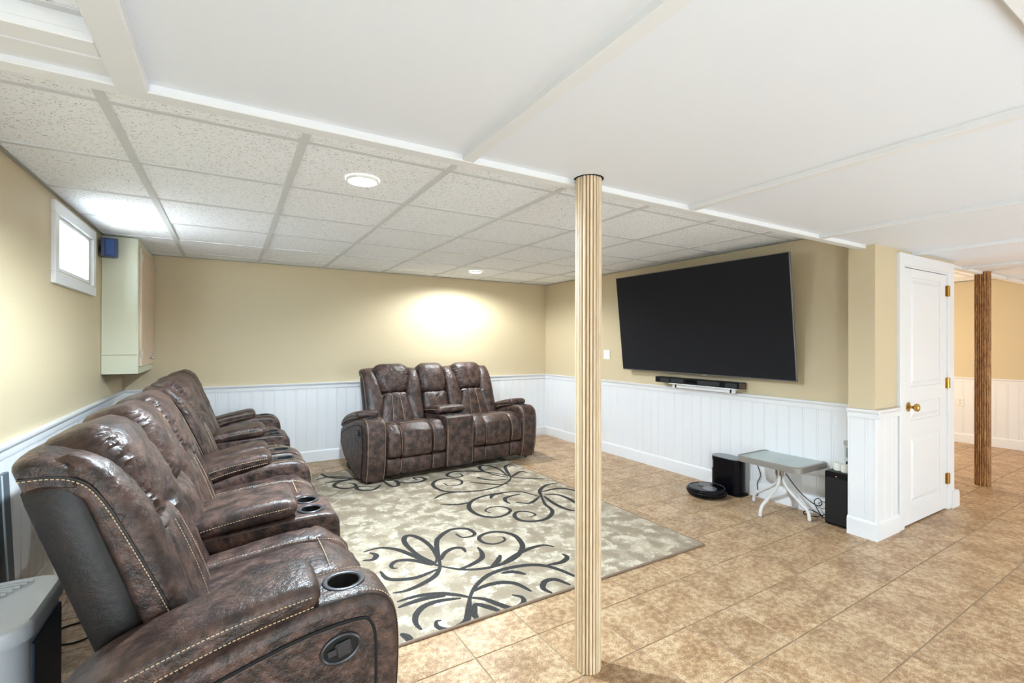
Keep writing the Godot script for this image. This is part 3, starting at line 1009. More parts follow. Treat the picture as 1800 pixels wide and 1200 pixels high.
func build_ceiling() -> void:
	var c := struct("ceiling", "suspended ceiling of white speckled tiles in a metal grid", "ceiling")
	part("slab", flat(Vector3(LEFT - 0.22, 2.42, BACK - 0.2), Vector3(RIGHTX + 0.2, 2.55, 3.2)), M.panel, c)
	var xs := [LEFT, -0.389, 0.272, 0.938, 1.601, 2.259, 2.912, 3.584, 4.24, 4.90, 5.56, 6.22, 6.88, 7.54, 8.20, RIGHTX]
	var zs := [-1.655, -2.2004, -2.871, -3.542, -4.213, -4.884, -5.555, BACK]
	var meshes := {}
	for i in xs.size() - 1:
		for j in zs.size() - 1:
			if i >= 8 and (j > 2 or i < 9): continue
			if i == 7 and j == 0: pass
			var s := Vector3(xs[i + 1] - xs[i], 0.016, zs[j] - zs[j + 1])
			var k := Vector2i((Vector2(s.x, s.z) * 1000).round())
			if not meshes.has(k):
				var g := Geo.new()
				g.box(Vector3(0, 0.008, 0), s - Vector3(0.004, 0, 0.004), 0.0015)
				meshes[k] = g.mesh()
			var drop := 0.0035 + 0.0015 * ((i * 3 + j * 5) % 3)
			part("ceiling_tile", meshes[k], M.tile[1 if (i * 5 + j * 3) % 4 == 0 else 0], c, Vector3((xs[i] + xs[i + 1]) * 0.5, CEIL + drop, (zs[j] + zs[j + 1]) * 0.5))
	for i in range(1, 15):
		if i == 8: continue
		var back: float = BACK if i < 8 else -3.54
		part("grid_tee", flat(Vector3(xs[i] - 0.017, CEIL, back), Vector3(xs[i] + 0.017, CEIL + 0.03, -1.66), 0.001), M.tee, c)
	for j in range(1, 7):
		part("grid_tee", flat(Vector3(LEFT, CEIL + 0.0006, zs[j] - 0.015), Vector3(TVX, CEIL + 0.03, zs[j] + 0.015), 0.001), M.tee, c)
	for j in [1, 2]: part("grid_tee", flat(Vector3(5.27, CEIL + 0.0006, zs[j] - 0.015), Vector3(RIGHTX, CEIL + 0.03, zs[j] + 0.015), 0.001), M.tee, c)
	for q in [[LEFT, BACK, LEFT + 0.022, -1.66], [LEFT, BACK, TVX, BACK + 0.022], [TVX - 0.022, BACK, TVX, -1.70], [RIGHTX - 0.022, -3.54, RIGHTX, -1.66], [5.27, -3.54, 5.292, -1.66]]:
		part("wall_angle", flat(Vector3(q[0], CEIL - 0.0012, q[1]), Vector3(q[2], CEIL + 0.002, q[3])), M.angle, c)

	# the dropped soffit: white panels between battens
	var s := struct("trim_1", "white dropped soffit of flat panels and battens", "soffit")
	var bx := [0.757, 2.006, 3.25, 4.47, 5.70, 6.93, 8.16]
	var edges := [-0.215] + bx + [RIGHTX]
	for i in edges.size() - 1:
		part("soffit_panel", flat(Vector3(edges[i], SOFFIT, -1.635), Vector3(edges[i + 1] - 0.001, SOFFIT + 0.02, -0.27)), M.panel, s)
		part("soffit_panel", flat(Vector3(edges[i], SOFFIT, -0.269), Vector3(edges[i + 1] - 0.001, SOFFIT + 0.02, 3.0)), M.panel, s)
	part("edge_board", flat(Vector3(LEFT, 2.033, -1.645), Vector3(RIGHTX, 2.24, -1.59), 0.003), M.trim, s)
	for x in bx: part("batten", flat(Vector3(x - 0.023, 2.034, -1.59), Vector3(x + 0.023, 2.06, 3.0), 0.003), M.trim, s)
	part("batten", flat(Vector3(-0.262, 2.030, -1.59), Vector3(-0.188, 2.075, 3.0), 0.004), M.trim, s)
	part("batten", flat(Vector3(-0.187, 2.034, -0.305), Vector3(RIGHTX, 2.06, -0.23), 0.003), M.trim, s)
	# the box beam at the left, open to a lower tile bay behind it
	part("edge_board", flat(Vector3(LEFT, 2.05, -1.592), Vector3(-0.25, 2.075, -1.385)), M.trim, s)
	part("edge_board", flat(Vector3(LEFT, 2.040, -1.545), Vector3(-0.255, 2.055, -1.475), 0.003), M.trim, s)
	part("edge_board", flat(Vector3(LEFT, 2.033, -1.455), Vector3(-0.262, 2.09, -1.388), 0.003), M.trim, s)
	part("grid_tee", flat(Vector3(LEFT, 2.083, -1.39), Vector3(-0.25, 2.086, -1.365)), M.tee, s)
	var cells := [[LEFT, -0.262, -0.7, -1.387], [LEFT, -0.262, 3.0, -0.7]]
	for q in cells:
		part("ceiling_tile", flat(Vector3(q[0], 2.087, q[3]), Vector3(q[1], 2.10, q[2] - 0.004)), M.tile[0], s)


func build_door() -> void:
	var zf := -1.523
	var d := struct("door_1", "white three-panel closet door with brass knob and hinges", "door")
	var X0 := 4.272
	var X1 := 5.082
	var Y1 := 1.934
	var slab := Geo.new()
	slab.span(Vector3(X0 + 0.003, 0.012, zf - 0.045), Vector3(X1 - 0.003, Y1 - 0.006, zf - 0.009))
	var leaf := part("door_leaf", slab, M.trim, d)
	# stiles and rails stand proud, each field a raised panel with bevelled margins
	var yy := [[0.155, 0.668], [0.785, 0.924], [1.040, 1.862]]
	var pa := X0 + 0.125
	var pb := X1 - 0.125
	var fr := Geo.new()
	fr.span(Vector3(X0 + 0.003, 0.012, zf - 0.012), Vector3(pa, Y1 - 0.006, zf), 0.002)
	fr.span(Vector3(pb, 0.012, zf - 0.012), Vector3(X1 - 0.003, Y1 - 0.006, zf), 0.002)
	var rails := [0.012, 0.155, 0.668, 0.785, 0.924, 1.040, 1.862, Y1 - 0.006]
	for k in 4: fr.span(Vector3(pa - 0.001, rails[k * 2], zf - 0.012), Vector3(pb + 0.001, rails[k * 2 + 1], zf - 0.0002), 0.002)
	part("stiles_and_rails", fr, M.trim, leaf)
	for q in yy:
		var p := Geo.new()
		var o0 := Vector3(pa + 0.018, q[0] + 0.018, zf - 0.009)
		var o1 := Vector3(pb - 0.018, q[1] - 0.018, zf - 0.009)
		var m := 0.028
		var c := [Vector3(o0.x, o0.y, o0.z), Vector3(o1.x, o0.y, o0.z), Vector3(o1.x, o1.y, o0.z), Vector3(o0.x, o1.y, o0.z)]
		var t := [Vector3(o0.x + m, o0.y + m, zf - 0.001), Vector3(o1.x - m, o0.y + m, zf - 0.001), Vector3(o1.x - m, o1.y - m, zf - 0.001), Vector3(o0.x + m, o1.y - m, zf - 0.001)]
		for k in 4: p.quad(c[k], c[(k + 1) % 4], t[(k + 1) % 4], t[k])
		p.quad(t[0], t[1], t[2], t[3])
		part("door_panel", p.mesh(10), M.trim, leaf)
	var cs := Geo.new()
	cs.span(Vector3(4.187, 0.0, zf - 0.02), Vector3(X0 - 0.012, Y1 + 0.098, zf + 0.012), 0.004)
	cs.span(Vector3(X1 + 0.012, 0.0, zf - 0.02), Vector3(5.215, Y1 + 0.098, zf + 0.012), 0.004)
	cs.span(Vector3(X0 - 0.013, Y1 + 0.012, zf - 0.02), Vector3(X1 + 0.013, Y1 + 0.098, zf + 0.0118), 0.004)
	part("door_casing", cs, M.trim, d)
	var jb := Geo.new()
	jb.span(Vector3(X0 - 0.014, 0, zf - 0.12), Vector3(X0, Y1 + 0.01, zf))
	jb.span(Vector3(X1, 0, zf - 0.12), Vector3(X1 + 0.014, Y1 + 0.01, zf))
	jb.span(Vector3(X0, Y1, zf - 0.12), Vector3(X1, Y1 + 0.014, zf))
	part("door_jamb", jb, M.trim, d)
	var pl := Geo.new()
	pl.prism(PackedVector2Array([Vector2(5.15, 0), Vector2(5.30, 0), Vector2(5.30, 0.10), Vector2(5.29, 0.125), Vector2(5.27, 0.14), Vector2(5.15, 0.14)]), zf - 0.02, zf + 0.022)
	part("plinth_block", pl, M.trim, d)
	for y in [0.255, 1.04, 1.797]:
		var h := Geo.new()
		h.lathe([Vector2(0.0001, -0.047), Vector2(0.008, -0.045), Vector2(0.008, 0.045), Vector2(0.0001, 0.047)], 12, Vector3(X1 + 0.006, y, zf + 0.009))
		h.span(Vector3(X1 - 0.028, y - 0.043, zf - 0.002), Vector3(X1 + 0.004, y + 0.043, zf + 0.003), 0.001)
		h.span(Vector3(X1 + 0.004, y - 0.043, zf + 0.002), Vector3(X1 + 0.034, y + 0.043, zf + 0.0155), 0.001)
		part("hinge", h, M.brass, leaf, Vector3.ZERO, "brass door hinge")
	var k := Geo.new()
	k.lathe([Vector2(0.0001, 0.0), Vector2(0.035, 0.0), Vector2(0.034, 0.006), Vector2(0.024, 0.010), Vector2(0.012, 0.012), Vector2(0.010, 0.026), Vector2(0.013, 0.034), Vector2(0.026, 0.042), Vector2(0.030, 0.052), Vector2(0.028, 0.062), Vector2(0.018, 0.068), Vector2(0.0001, 0.069)], 28)
	k.xf(Transform3D(Basis(Vector3.RIGHT, PI * 0.5), Vector3(X0 + 0.075, 0.893, zf)))
	part("door_knob", k, M.brass, leaf, Vector3.ZERO, "round brass door knob with rosette")
	var lp := Geo.new()
	lp.span(Vector3(X0 - 0.002, 0.865, zf - 0.012), Vector3(X0 + 0.003, 0.92, zf + 0.0006))
	part("latch_plate", lp, M.brass, leaf)


# ------------------------------------------------------------------ things in the room
func build_post(at: Vector3, r: float, mats: Array, label: String, cut: bool) -> void:
	var t := thing("support_post", label, "post", at, 0.0)
	var core := Geo.new()
	core.lathe([Vector2(0.0001, 0.004), Vector2(r - 0.006, 0.004), Vector2(r - 0.006, SOFFIT + 0.03)], 44)
	part("core", core, mat(rgb(66, 46, 30), 0.8) if cut else mat(rgb(60, 36, 18), 0.8), t)
	var n := 22
	var w := TAU * r / n - 0.0046
	var g := Geo.new()
	g.prism(PackedVector2Array([Vector2(-w * 0.5, -0.007), Vector2(w * 0.5, -0.007), Vector2(w * 0.5, -0.003), Vector2(w * 0.5 - 0.002, -0.0004), Vector2(0, 0.0008), Vector2(-w * 0.5 + 0.002, -0.0004), Vector2(-w * 0.5, -0.003)]), 0.0, SOFFIT + 0.02)
	g.xf(Transform3D(Basis(Vector3.RIGHT, -PI * 0.5), Vector3.ZERO))
	var m := g.mesh(20)
	for i in n:
		var a := TAU * (i + 0.35) / n
		var o := part("slat", m, mats[(i * 7 + i / 3) % 3], t)
		o.transform = Transform3D(Basis(Vector3.UP, a), Vector3(sin(a - PI) * r * 1.0, 0, cos(a - PI) * r * 1.0))
	if cut:
		var h := Geo.new()
		var ring := []
		rng.seed = 3
		var pr := []
		for j in 40: pr.append(r + 0.007 + rng.randf() * 0.003)
		for j in 40:
			var a0 := TAU * j / 40.0
			var a1 := TAU * (j + 1) / 40.0
			var p := func(rad: float, ang: float, y: float) -> Vector3: return Vector3(rad * cos(ang), y, rad * sin(ang))
			h.quad(p.call(r - 0.004, a0, SOFFIT - 0.0015), p.call(pr[j], a0, SOFFIT - 0.0015), p.call(pr[(j + 1) % 40], a1, SOFFIT - 0.0015), p.call(r - 0.004, a1, SOFFIT - 0.0015))
			h.quad(p.call(pr[j], a0, SOFFIT - 0.0015), p.call(pr[j], a0, SOFFIT + 0.001), p.call(pr[(j + 1) % 40], a1, SOFFIT + 0.001), p.call(pr[(j + 1) % 40], a1, SOFFIT - 0.0015))
		part("cut_gap", h, M.black_matte, t, Vector3.ZERO, "rough black gap where the post enters the ceiling")


func build_television() -> void:
	var top := Vector3(3.849, 2.107, -3.115)
	var bot := Vector3(3.97, 1.051, -3.12)
	var w := 1.985
	var up := (top - bot).normalized()
	var h := top.distance_to(bot)
	var nrm := Vector3(0, 0, 1).cross(up).normalized()   # out of the screen
	if nrm.x > 0: nrm = -nrm
	var b := Basis(up.cross(nrm), up, nrm)
	var t := thing("television", "huge flat black television tilted forward on the tan wall", "television", (top + bot) * 0.5)
	t.basis = b
	var g := Geo.new()
	g.box(Vector3(0, 0, -0.012), Vector3(w, h, 0.018), 0.003)
	part("bezel", g, mat(rgb(120, 118, 118), 0.4, 0.5), t, Vector3.ZERO, "thin silver edge")
	g = Geo.new()
	g.box(Vector3(0, 0.003, 0.0012), Vector3(w - 0.014, h - 0.02, 0.003), 0.001)
	part("screen", g, M.screen, t, Vector3.ZERO, "dark blank screen")
	g = Geo.new()
	g.box(Vector3(0, -0.12, -0.04), Vector3(w * 0.72, h * 0.62, 0.05), 0.012)
	part("rear_housing", g, M.black, t)
	g = Geo.new()
	g.box(Vector3(0.12, -h * 0.5 + 0.005, 0.002), Vector3(0.05, 0.008, 0.004), 0.001)
	part("badge", g, M.silver, t)
	g = Geo.new()
	g.box(Vector3(0, 0.1, -0.085), Vector3(0.5, 0.42, 0.012), 0.002)
	for x in [-0.2, 0.2]: g.box(Vector3(x, 0.05, -0.075), Vector3(0.03, 0.4, 0.03), 0.002)
	part("wall_bracket", g, M.black_matte, t)


func build_soundbar() -> void:
	var t := thing("soundbar", "long slim black soundbar on the white rail under the television", "soundbar", Vector3(3.995, 0.948, -3.113))
	var g := Geo.new()
	g.box(Vector3(0, 0.029, 0), Vector3(0.09, 0.058, 0.985), 0.006)
	part("body", g, M.black, t)
	g = Geo.new()
	for q in [[-0.36, 0.12], [-0.2, 0.16], [0.17, 0.24], [0.41, 0.12]]: g.box(Vector3(-0.0455, 0.028, q[0]), Vector3(0.004, 0.042, q[1]), 0.001)
	part("grille", g, mat(rgb(36, 37, 40), 0.75), t)
	g = Geo.new()
	g.box(Vector3(-0.0465, 0.032, -0.02), Vector3(0.004, 0.022, 0.12), 0.001)
	part("display", g, M.gloss, t)
	g = Geo.new()
	g.box(Vector3(0.0, 0.029, 0.495), Vector3(0.092, 0.06, 0.012), 0.003)
	part("end_cap", g, M.gunmetal, t)
	g = Geo.new()
	for y in [0.018, 0.042]:
		for x in [-0.016, 0.016]: g.box(Vector3(x, y, 0.502), Vector3(0.008, 0.008, 0.004), 0.001)
	part("end_screw", g, mat(rgb(190, 120, 50), 0.5), t, Vector3.ZERO, "four amber end screws")
	g = Geo.new()
	g.span(Vector3(-0.05, -0.009, -0.30), Vector3(0.06, 0.001, 0.45), 0.002)
	g.span(Vector3(-0.02, -0.043, -0.28), Vector3(-0.012, -0.008, 0.43), 0.001)
	for z in [-0.25, 0.38]: g.span(Vector3(-0.02, -0.043, z), Vector3(0.05, -0.008, z + 0.02), 0.001)
	part("shelf_bracket", g, M.trim, t, Vector3.ZERO, "white shelf bracket")


func build_table() -> void:
	var t := thing("side_table", "small grey metal side table with a textured glass top by the beadboard", "table", Vector3(3.853, 0, -2.19))
	var H := 0.432
	var o := rounded(0.44, 0.52, 0.06, 6)
	var i := rounded(0.40, 0.48, 0.045, 6)
	var g := Geo.new()
	var n := o.size()
	for k in n:
		var k2 := (k + 1) % n
		var p := func(v: Vector2, y: float) -> Vector3: return Vector3(v.x, y, v.y)
		var q := [[o[k], o[k2], H - 0.045, o[k], o[k2], H - 0.004], [o[k], o[k2], H - 0.004, o[k] * 0.985, o[k2] * 0.985, H], [o[k] * 0.985, o[k2] * 0.985, H, i[k], i[k2], H], [i[k], i[k2], H, i[k], i[k2], H - 0.008], [i[k], i[k2], H - 0.008, o[k] * 0.97, o[k2] * 0.97, H - 0.01], [o[k] * 0.97, o[k2] * 0.97, H - 0.01, o[k] * 0.97, o[k2] * 0.97, H - 0.045], [o[k] * 0.97, o[k2] * 0.97, H - 0.045, o[k], o[k2], H - 0.045]]
		for e in q: g.quad(p.call(e[1], e[2]), p.call(e[0], e[2]), p.call(e[3], e[5]), p.call(e[4], e[5]))
	part("frame", g, M.rim_grey, t)
	var gl := mat(Color(0.90, 0.96, 0.96, 0.5), 0.3)
	gl.transparency = BaseMaterial3D.TRANSPARENCY_ALPHA
	gl.normal_enabled = true
	gl.normal_texture = bumps(grey(0.2, 2, 61, 256), 256, 4.0)
	gl.uv1_triplanar = true
	gl.uv1_scale = Vector3.ONE * 6.0
	var gg := Geo.new()
	gg.prism(rounded(0.406, 0.486, 0.046, 6), 0.0, 0.004)
	gg.xf(Transform3D(Basis(Vector3.RIGHT, -PI * 0.5), Vector3(0, H - 0.0078, 0)))
	part("glass_top", gg, gl, t, Vector3.ZERO, "pale green textured glass")
	var cb := Geo.new()
	cb.box(Vector3(0, H - 0.020, 0), Vector3(0.43, 0.016, 0.022), 0.003)
	cb.box(Vector3(0, H - 0.0205, 0), Vector3(0.022, 0.016, 0.50), 0.003)
	part("cross_brace", cb, M.rim_grey, t)
	# four bent legs gathered in the middle
	for f in [Vector3(0.031, 0, -0.25), Vector3(-0.266, 0, -0.01), Vector3(-0.033, 0, 0.237), Vector3(0.15, 0, 0.02)]:
		var d: Vector3 = f.normalized()
		var l: float = f.length()
		var pts := curve([d * 0.024 + Vector3(0, H - 0.03, 0), d * 0.024 + Vector3(0, 0.27, 0), d * 0.032 + Vector3(0, 0.235, 0), d * 0.07 + Vector3(0, 0.19, 0), d * (l * 0.72) + Vector3(0, 0.115, 0), d * (l * 0.93) + Vector3(0, 0.078, 0), d * l + Vector3(0, 0.035, 0), d * l + Vector3(0, 0.004, 0)], 0.012)
		part("leg", Geo.new().tube(pts, 0.0125, 12), M.powder, t)
		part("foot_cap", Geo.new().lathe([Vector2(0.0001, 0), Vector2(0.014, 0), Vector2(0.014, 0.01), Vector2(0.0001, 0.01)], 12, d * l), mat(rgb(150, 146, 142), 0.6), t)
	part("collar", Geo.new().box(Vector3(0, H - 0.085, 0), Vector3(0.066, 0.12, 0.066), 0.012), M.rim_grey, t)


func build_vacuum() -> void:
	var t := thing("charging_dock", "tall glossy black robot vacuum dock against the white beadboard", "dock", Vector3(3.945, 0, -2.725))
	var P := func(w: float, d: float) -> PackedVector2Array: return rounded(w, d, minf(w, d) * 0.47, 8)
	var g := Geo.new()
	g.prism(P.call(0.17, 0.30), 0.0, 0.305)
	g.xf(Transform3D(Basis(Vector3.RIGHT, -PI * 0.5), Vector3(0, 0.012, 0)))
	part("body", g, M.gloss, t)
	g = Geo.new()
	g.prism(P.call(0.165, 0.295), 0.0, 0.006)
	g.xf(Transform3D(Basis(Vector3.RIGHT, -PI * 0.5), Vector3(0, 0.317, 0)))
	part("lid", g, mat(rgb(120, 124, 130), 0.3), t, Vector3.ZERO, "grey lid")
	g = Geo.new()
	g.prism(rounded(0.168, 0.33, 0.05), 0.0, 0.012)
	g.xf(Transform3D(Basis(Vector3.RIGHT, -PI * 0.5), Vector3(0.0, 0.0, 0)))
	part("base_plate", g, M.black, t)
	g = Geo.new()
	g.box(Vector3(-0.0745, 0.245, -0.112), Vector3(0.006, 0.075, 0.012), 0.003)
	part("status_strip", g, M.silver, t)
	var v := thing("robot_vacuum", "round glossy black robot vacuum on the floor before its dock", "robot vacuum", Vector3(3.68, 0, -2.755), 0.5)
	var R := 0.168
	g = Geo.new()
	g.lathe([Vector2(0.0001, 0.012), Vector2(R - 0.03, 0.012), Vector2(R - 0.004, 0.022), Vector2(R, 0.032), Vector2(R, 0.066), Vector2(R - 0.004, 0.072), Vector2(R - 0.012, 0.076), Vector2(R - 0.03, 0.078), Vector2(0.0001, 0.078)], 56)
	part("body", g, M.gloss, v)
	g = Geo.new()
	var pts := []
	for i in 29: pts.append(Vector3(cos(PI * i / 28.0 + 1.57) * (R + 0.001), 0.048, sin(PI * i / 28.0 + 1.57) * (R + 0.001)))
	g.tube(pts, 0.006, 6)
	part("bumper", g, M.black, v)
	g = Geo.new()
	g.lathe([Vector2(0.0001, 0.098), Vector2(0.042, 0.098), Vector2(0.048, 0.092), Vector2(0.048, 0.078)].map(func(q): return q) , 32, Vector3(0.05, 0, 0)) if false else g.lathe([Vector2(0.062, 0.078), Vector2(0.060, 0.083), Vector2(0.0001, 0.084)], 40, Vector3(-0.05, 0, 0.03))
	part("top_cover", g, mat(rgb(120, 124, 130), 0.25, 0.4), v, Vector3.ZERO, "grey mirrored top cover")
	g = Geo.new()
	var ring := []
	for i in 48: ring.append(Vector3(cos(TAU * i / 48.0) * (R - 0.02), 0.079, sin(TAU * i / 48.0) * (R - 0.02)))
	g.tube(ring, 0.003, 6, true)
	part("top_ring", g, M.gunmetal, v)
	g = Geo.new()
	g.prism(rounded(0.13, 0.10, 0.03), 0.0, 0.004)
	g.xf(Transform3D(Basis(Vector3.RIGHT, -PI * 0.5), Vector3(0.06, 0.078, -0.03)))
	part("dust_bin_lid", g, mat(rgb(60, 62, 66), 0.2), v)
	for a in [0.4, -0.4]:
		g = Geo.new()
		for i in 3: g.box(Vector3(R - 0.10 + 0.03 * cos(i * 2.1), 0.008, (R - 0.06) * sin(a * 3.0) + 0.03 * sin(i * 2.1)), Vector3(0.05, 0.003, 0.004), 0.0, Basis(Vector3.UP, -i * 2.1))
		part("side_brush", g, M.black_matte, v)


func build_small_things() -> void:
	var s := thing("subwoofer", "black subwoofer box on the floor beside the pillar", "speaker", Vector3(4.0, 0, -1.79))
	var g := Geo.new()
	g.box(Vector3(0, 0.205, 0.0), Vector3(0.235, 0.395, 0.17), 0.006)
	part("cabinet", g, M.black, s)
	g = Geo.new()
	g.box(Vector3(-0.119, 0.19, 0), Vector3(0.008, 0.34, 0.155), 0.003)
	part("grille", g, M.black_matte, s)
	g = Geo.new()
	g.lathe([Vector2(0.003, 0), Vector2(0.002, 0.003), Vector2(0.0001, 0.003)], 10)
	g.xf(Transform3D(Basis(Vector3.BACK, PI * 0.5), Vector3(-0.1175, 0.372, -0.005)))
	var led := mat(Color(1, 0.9, 0.9), 0.4)
	led.emission_enabled = true
	led.emission = Color(1.0, 0.5, 0.5)
	part("power_light", g, led, s)
	for x in [-0.09, 0.09]:
		for z in [-0.06, 0.06]: part("foot", Geo.new().lathe([Vector2(0.0001, 0), Vector2(0.012, 0), Vector2(0.012, 0.009), Vector2(0.0001, 0.009)], 10), M.black, s, Vector3(x, 0, z))
	var wax := mat(rgb(232, 230, 220), 0.5)
	var spots := [[Vector3(3.975, 0.403, -1.825), "white pillar candle on the black subwoofer, nearer the table"], [Vector3(3.955, 0.403, -1.765), "white pillar candle on the black subwoofer, nearer the pillar"]]
	for q in spots:
		var c := thing("candle", q[1], "candle", q[0], 0.0, "white candles on the subwoofer")
		part("wax", Geo.new().lathe([Vector2(0.0001, 0), Vector2(0.028, 0), Vector2(0.029, 0.005), Vector2(0.029, 0.052), Vector2(0.026, 0.056), Vector2(0.02, 0.052), Vector2(0.0001, 0.049)], 28), wax, c)
		part("wick", Geo.new().tube([Vector3(0, 0.048, 0), Vector3(0.001, 0.058, 0.001), Vector3(0.004, 0.063, 0.001)], 0.001, 6), M.black_matte, c)
	var v := thing("gadget_box", "slim grey and clear upright gadget standing behind the candles on the subwoofer", "gadget", Vector3(4.035, 0.403, -1.775), 0.1)
	part("back_card", Geo.new().box(Vector3(0.012, 0.11, 0), Vector3(0.006, 0.22, 0.07), 0.001), mat(rgb(206, 206, 202), 0.5), v)
	part("header", Geo.new().box(Vector3(0.004, 0.205, 0), Vector3(0.024, 0.034, 0.072), 0.003), mat(rgb(170, 172, 168), 0.4), v)
	part("body", Geo.new().box(Vector3(0.002, 0.095, 0.014), Vector3(0.016, 0.17, 0.024), 0.005), mat(rgb(176, 174, 166), 0.35, 0.3), v)
	part("button_strip", Geo.new().box(Vector3(0.004, 0.13, -0.016), Vector3(0.012, 0.075, 0.016), 0.005), mat(rgb(140, 144, 150), 0.35), v)
	part("screw_set", Geo.new().box(Vector3(0.004, 0.045, -0.016), Vector3(0.012, 0.04, 0.012), 0.004), M.black, v)
	part("power_cell", Geo.new().box(Vector3(-0.007, 0.155, 0.014), Vector3(0.004, 0.03, 0.014), 0.001), M.black, v)

	# cords
	var cord := part("power_cord", Geo.new().tube(curve([Vector3(4.04, 0.36, -2.52), Vector3(4.035, 0.28, -2.50), Vector3(4.03, 0.20, -2.47), Vector3(4.03, 0.12, -2.50), Vector3(4.025, 0.03, -2.49), Vector3(4.0, 0.006, -2.51), Vector3(3.99, 0.006, -2.53)], 0.01), 0.0035, 6), M.black_matte, self)
	tag(cord, "thin black cord hanging down the beadboard behind the side table", "cord")
	cord = part("tangled_cord", Geo.new().tube(curve([Vector3(4.04, 0.37, -2.38), Vector3(4.03, 0.30, -2.28), Vector3(4.02, 0.22, -2.2), Vector3(4.02, 0.14, -2.12), Vector3(4.0, 0.10, -2.04), Vector3(3.99, 0.085, -1.97), Vector3(3.98, 0.12, -1.94), Vector3(3.985, 0.145, -1.97), Vector3(3.985, 0.11, -2.0), Vector3(3.97, 0.05, -1.96), Vector3(3.97, 0.01, -1.93), Vector3(3.98, 0.03, -1.97), Vector3(3.97, 0.04, -2.03), Vector3(3.96, 0.008, -2.07), Vector3(3.94, 0.006, -2.02), Vector3(3.96, 0.01, -1.96), Vector3(3.99, 0.05, -1.90)], 0.01), 0.0035, 6), M.black_matte, self)
	tag(cord, "tangled black cord between the side table legs and the subwoofer", "cord")
	cord = part("floor_cord", Geo.new().tube(curve([Vector3(-0.60, 0.004, -3.05), Vector3(-0.68, 0.004, -3.03), Vector3(-0.70, 0.004, -2.96), Vector3(-0.66, 0.004, -2.88), Vector3(-0.58, 0.004, -2.86), Vector3(-0.45, 0.004, -2.95)], 0.01), 0.004, 6), M.black_matte, self)
	tag(cord, "loop of thin black cord on the floor behind the nearest loveseat", "cord")

	# light switch
	var sw := thing("light_switch", "white double switch plate on the tan wall left of the television", "light switch", Vector3(TVX, 1.218, -4.483))
	part("plate", Geo.new().box(Vector3(-0.004, 0, 0), Vector3(0.008, 0.115, 0.118), 0.003), M.white_plastic, sw)
	for z in [-0.027, 0.027]: part("rocker", Geo.new().box(Vector3(-0.009, 0, z), Vector3(0.006, 0.066, 0.033), 0.002, Basis(Vector3.BACK, 0.06)), M.white_plastic, sw)
	var outlet := thing("outlet_plate", "small white outlet plate low on the far right beadboard", "outlet", Vector3(RIGHTX - 0.013, 0.56, -2.46))
	part("plate", Geo.new().box(Vector3(-0.004, 0, 0), Vector3(0.008, 0.115, 0.075), 0.003), M.white_plastic, outlet)
	for y in [-0.02, 0.02]: part("socket", Geo.new().box(Vector3(-0.009, y, 0), Vector3(0.004, 0.028, 0.03), 0.002), mat(rgb(214, 214, 210), 0.4), outlet)

	# corner cabinet
	var cb := thing("wall_cabinet", "pale painted wall cabinet hung high in the back left corner", "cabinet", Vector3(LEFT, 1.10, BACK))
	var X := 0.235
	var Z := 0.872
	var H := CEIL - 1.10 - 0.002
	part("body", Geo.new().span(Vector3(0.001, 0, 0.001), Vector3(X, H, Z), 0.002), M.cabinet, cb)
	part("end_panel", Geo.new().span(Vector3(0.002, 0.158, Z - 0.001), Vector3(X - 0.004, H - 0.002, Z + 0.004), 0.001), M.cabinet, cb)
	part("end_panel", Geo.new().span(Vector3(0.002, 0.001, Z - 0.001), Vector3(X - 0.004, 0.154, Z + 0.004), 0.001), M.cabinet, cb)
	part("seam_filler", Geo.new().span(Vector3(0.004, 0.153, Z - 0.001), Vector3(X - 0.006, 0.159, Z + 0.002)), mat(rgb(150, 128, 100), 0.7), cb)
	part("bottom_board", Geo.new().span(Vector3(0.004, -0.006, 0.01), Vector3(X - 0.01, 0.001, Z - 0.01)), mat(rgb(80, 58, 42), 0.7), cb, Vector3.ZERO, "dark unpainted underside")
	for k in 2:
		var a: float = [0.43, 0.03][k]
		var dr := part("door", Geo.new().span(Vector3(X, 0.06, a), Vector3(X + 0.018, H - 0.07, a + 0.395), 0.002), M.plywood, cb, Vector3.ZERO, "bare plywood door")
		for y in [0.13, H - 0.18]:
			var h := Geo.new()
			var hz: float = a + 0.395 if k == 0 else a
			h.span(Vector3(X + 0.016, y, hz - 0.018), Vector3(X + 0.022, y + 0.06, hz + 0.016), 0.001)
			h.lathe([Vector2(0.0001, -0.002), Vector2(0.005, 0), Vector2(0.005, 0.06), Vector2(0.0001, 0.062)], 10, Vector3(X + 0.024, y, hz))
			part("hinge", h, M.nickel, dr)
		if k == 1:
			var kn := Geo.new()
			kn.lathe([Vector2(0.006, 0), Vector2(0.005, 0.012), Vector2(0.014, 0.020), Vector2(0.012, 0.028), Vector2(0.0001, 0.03)], 16)
			kn.xf(Transform3D(Basis(Vector3.BACK, -PI * 0.5), Vector3(X + 0.018, 0.12, a + 0.35)))
			part("knob", kn, M.nickel, dr)

	# surround speaker
	var sp := thing("wall_speaker", "small dark blue speaker fixed between the window and the corner cabinet", "speaker", Vector3(-0.822, 2.035, -4.868), 0.22)
	g = Geo.new()
	g.prism(PackedVector2Array([Vector2(-0.052, -0.05), Vector2(0.052, -0.05), Vector2(0.052, 0.035), Vector2(0.032, 0.052), Vector2(-0.032, 0.052), Vector2(-0.052, 0.035)]), 0.0, 0.145)
	g.xf(Transform3D(Basis(Vector3(1, 0, 0), Vector3(0, 0, -1), Vector3(0, 1, 0)), Vector3.ZERO))
	g.xf(Transform3D(Basis.from_scale(Vector3(1, 1, 1)), Vector3(0, 0, 0)))
	part("cabinet", g, mat(rgb(26, 46, 88), 0.35), sp)
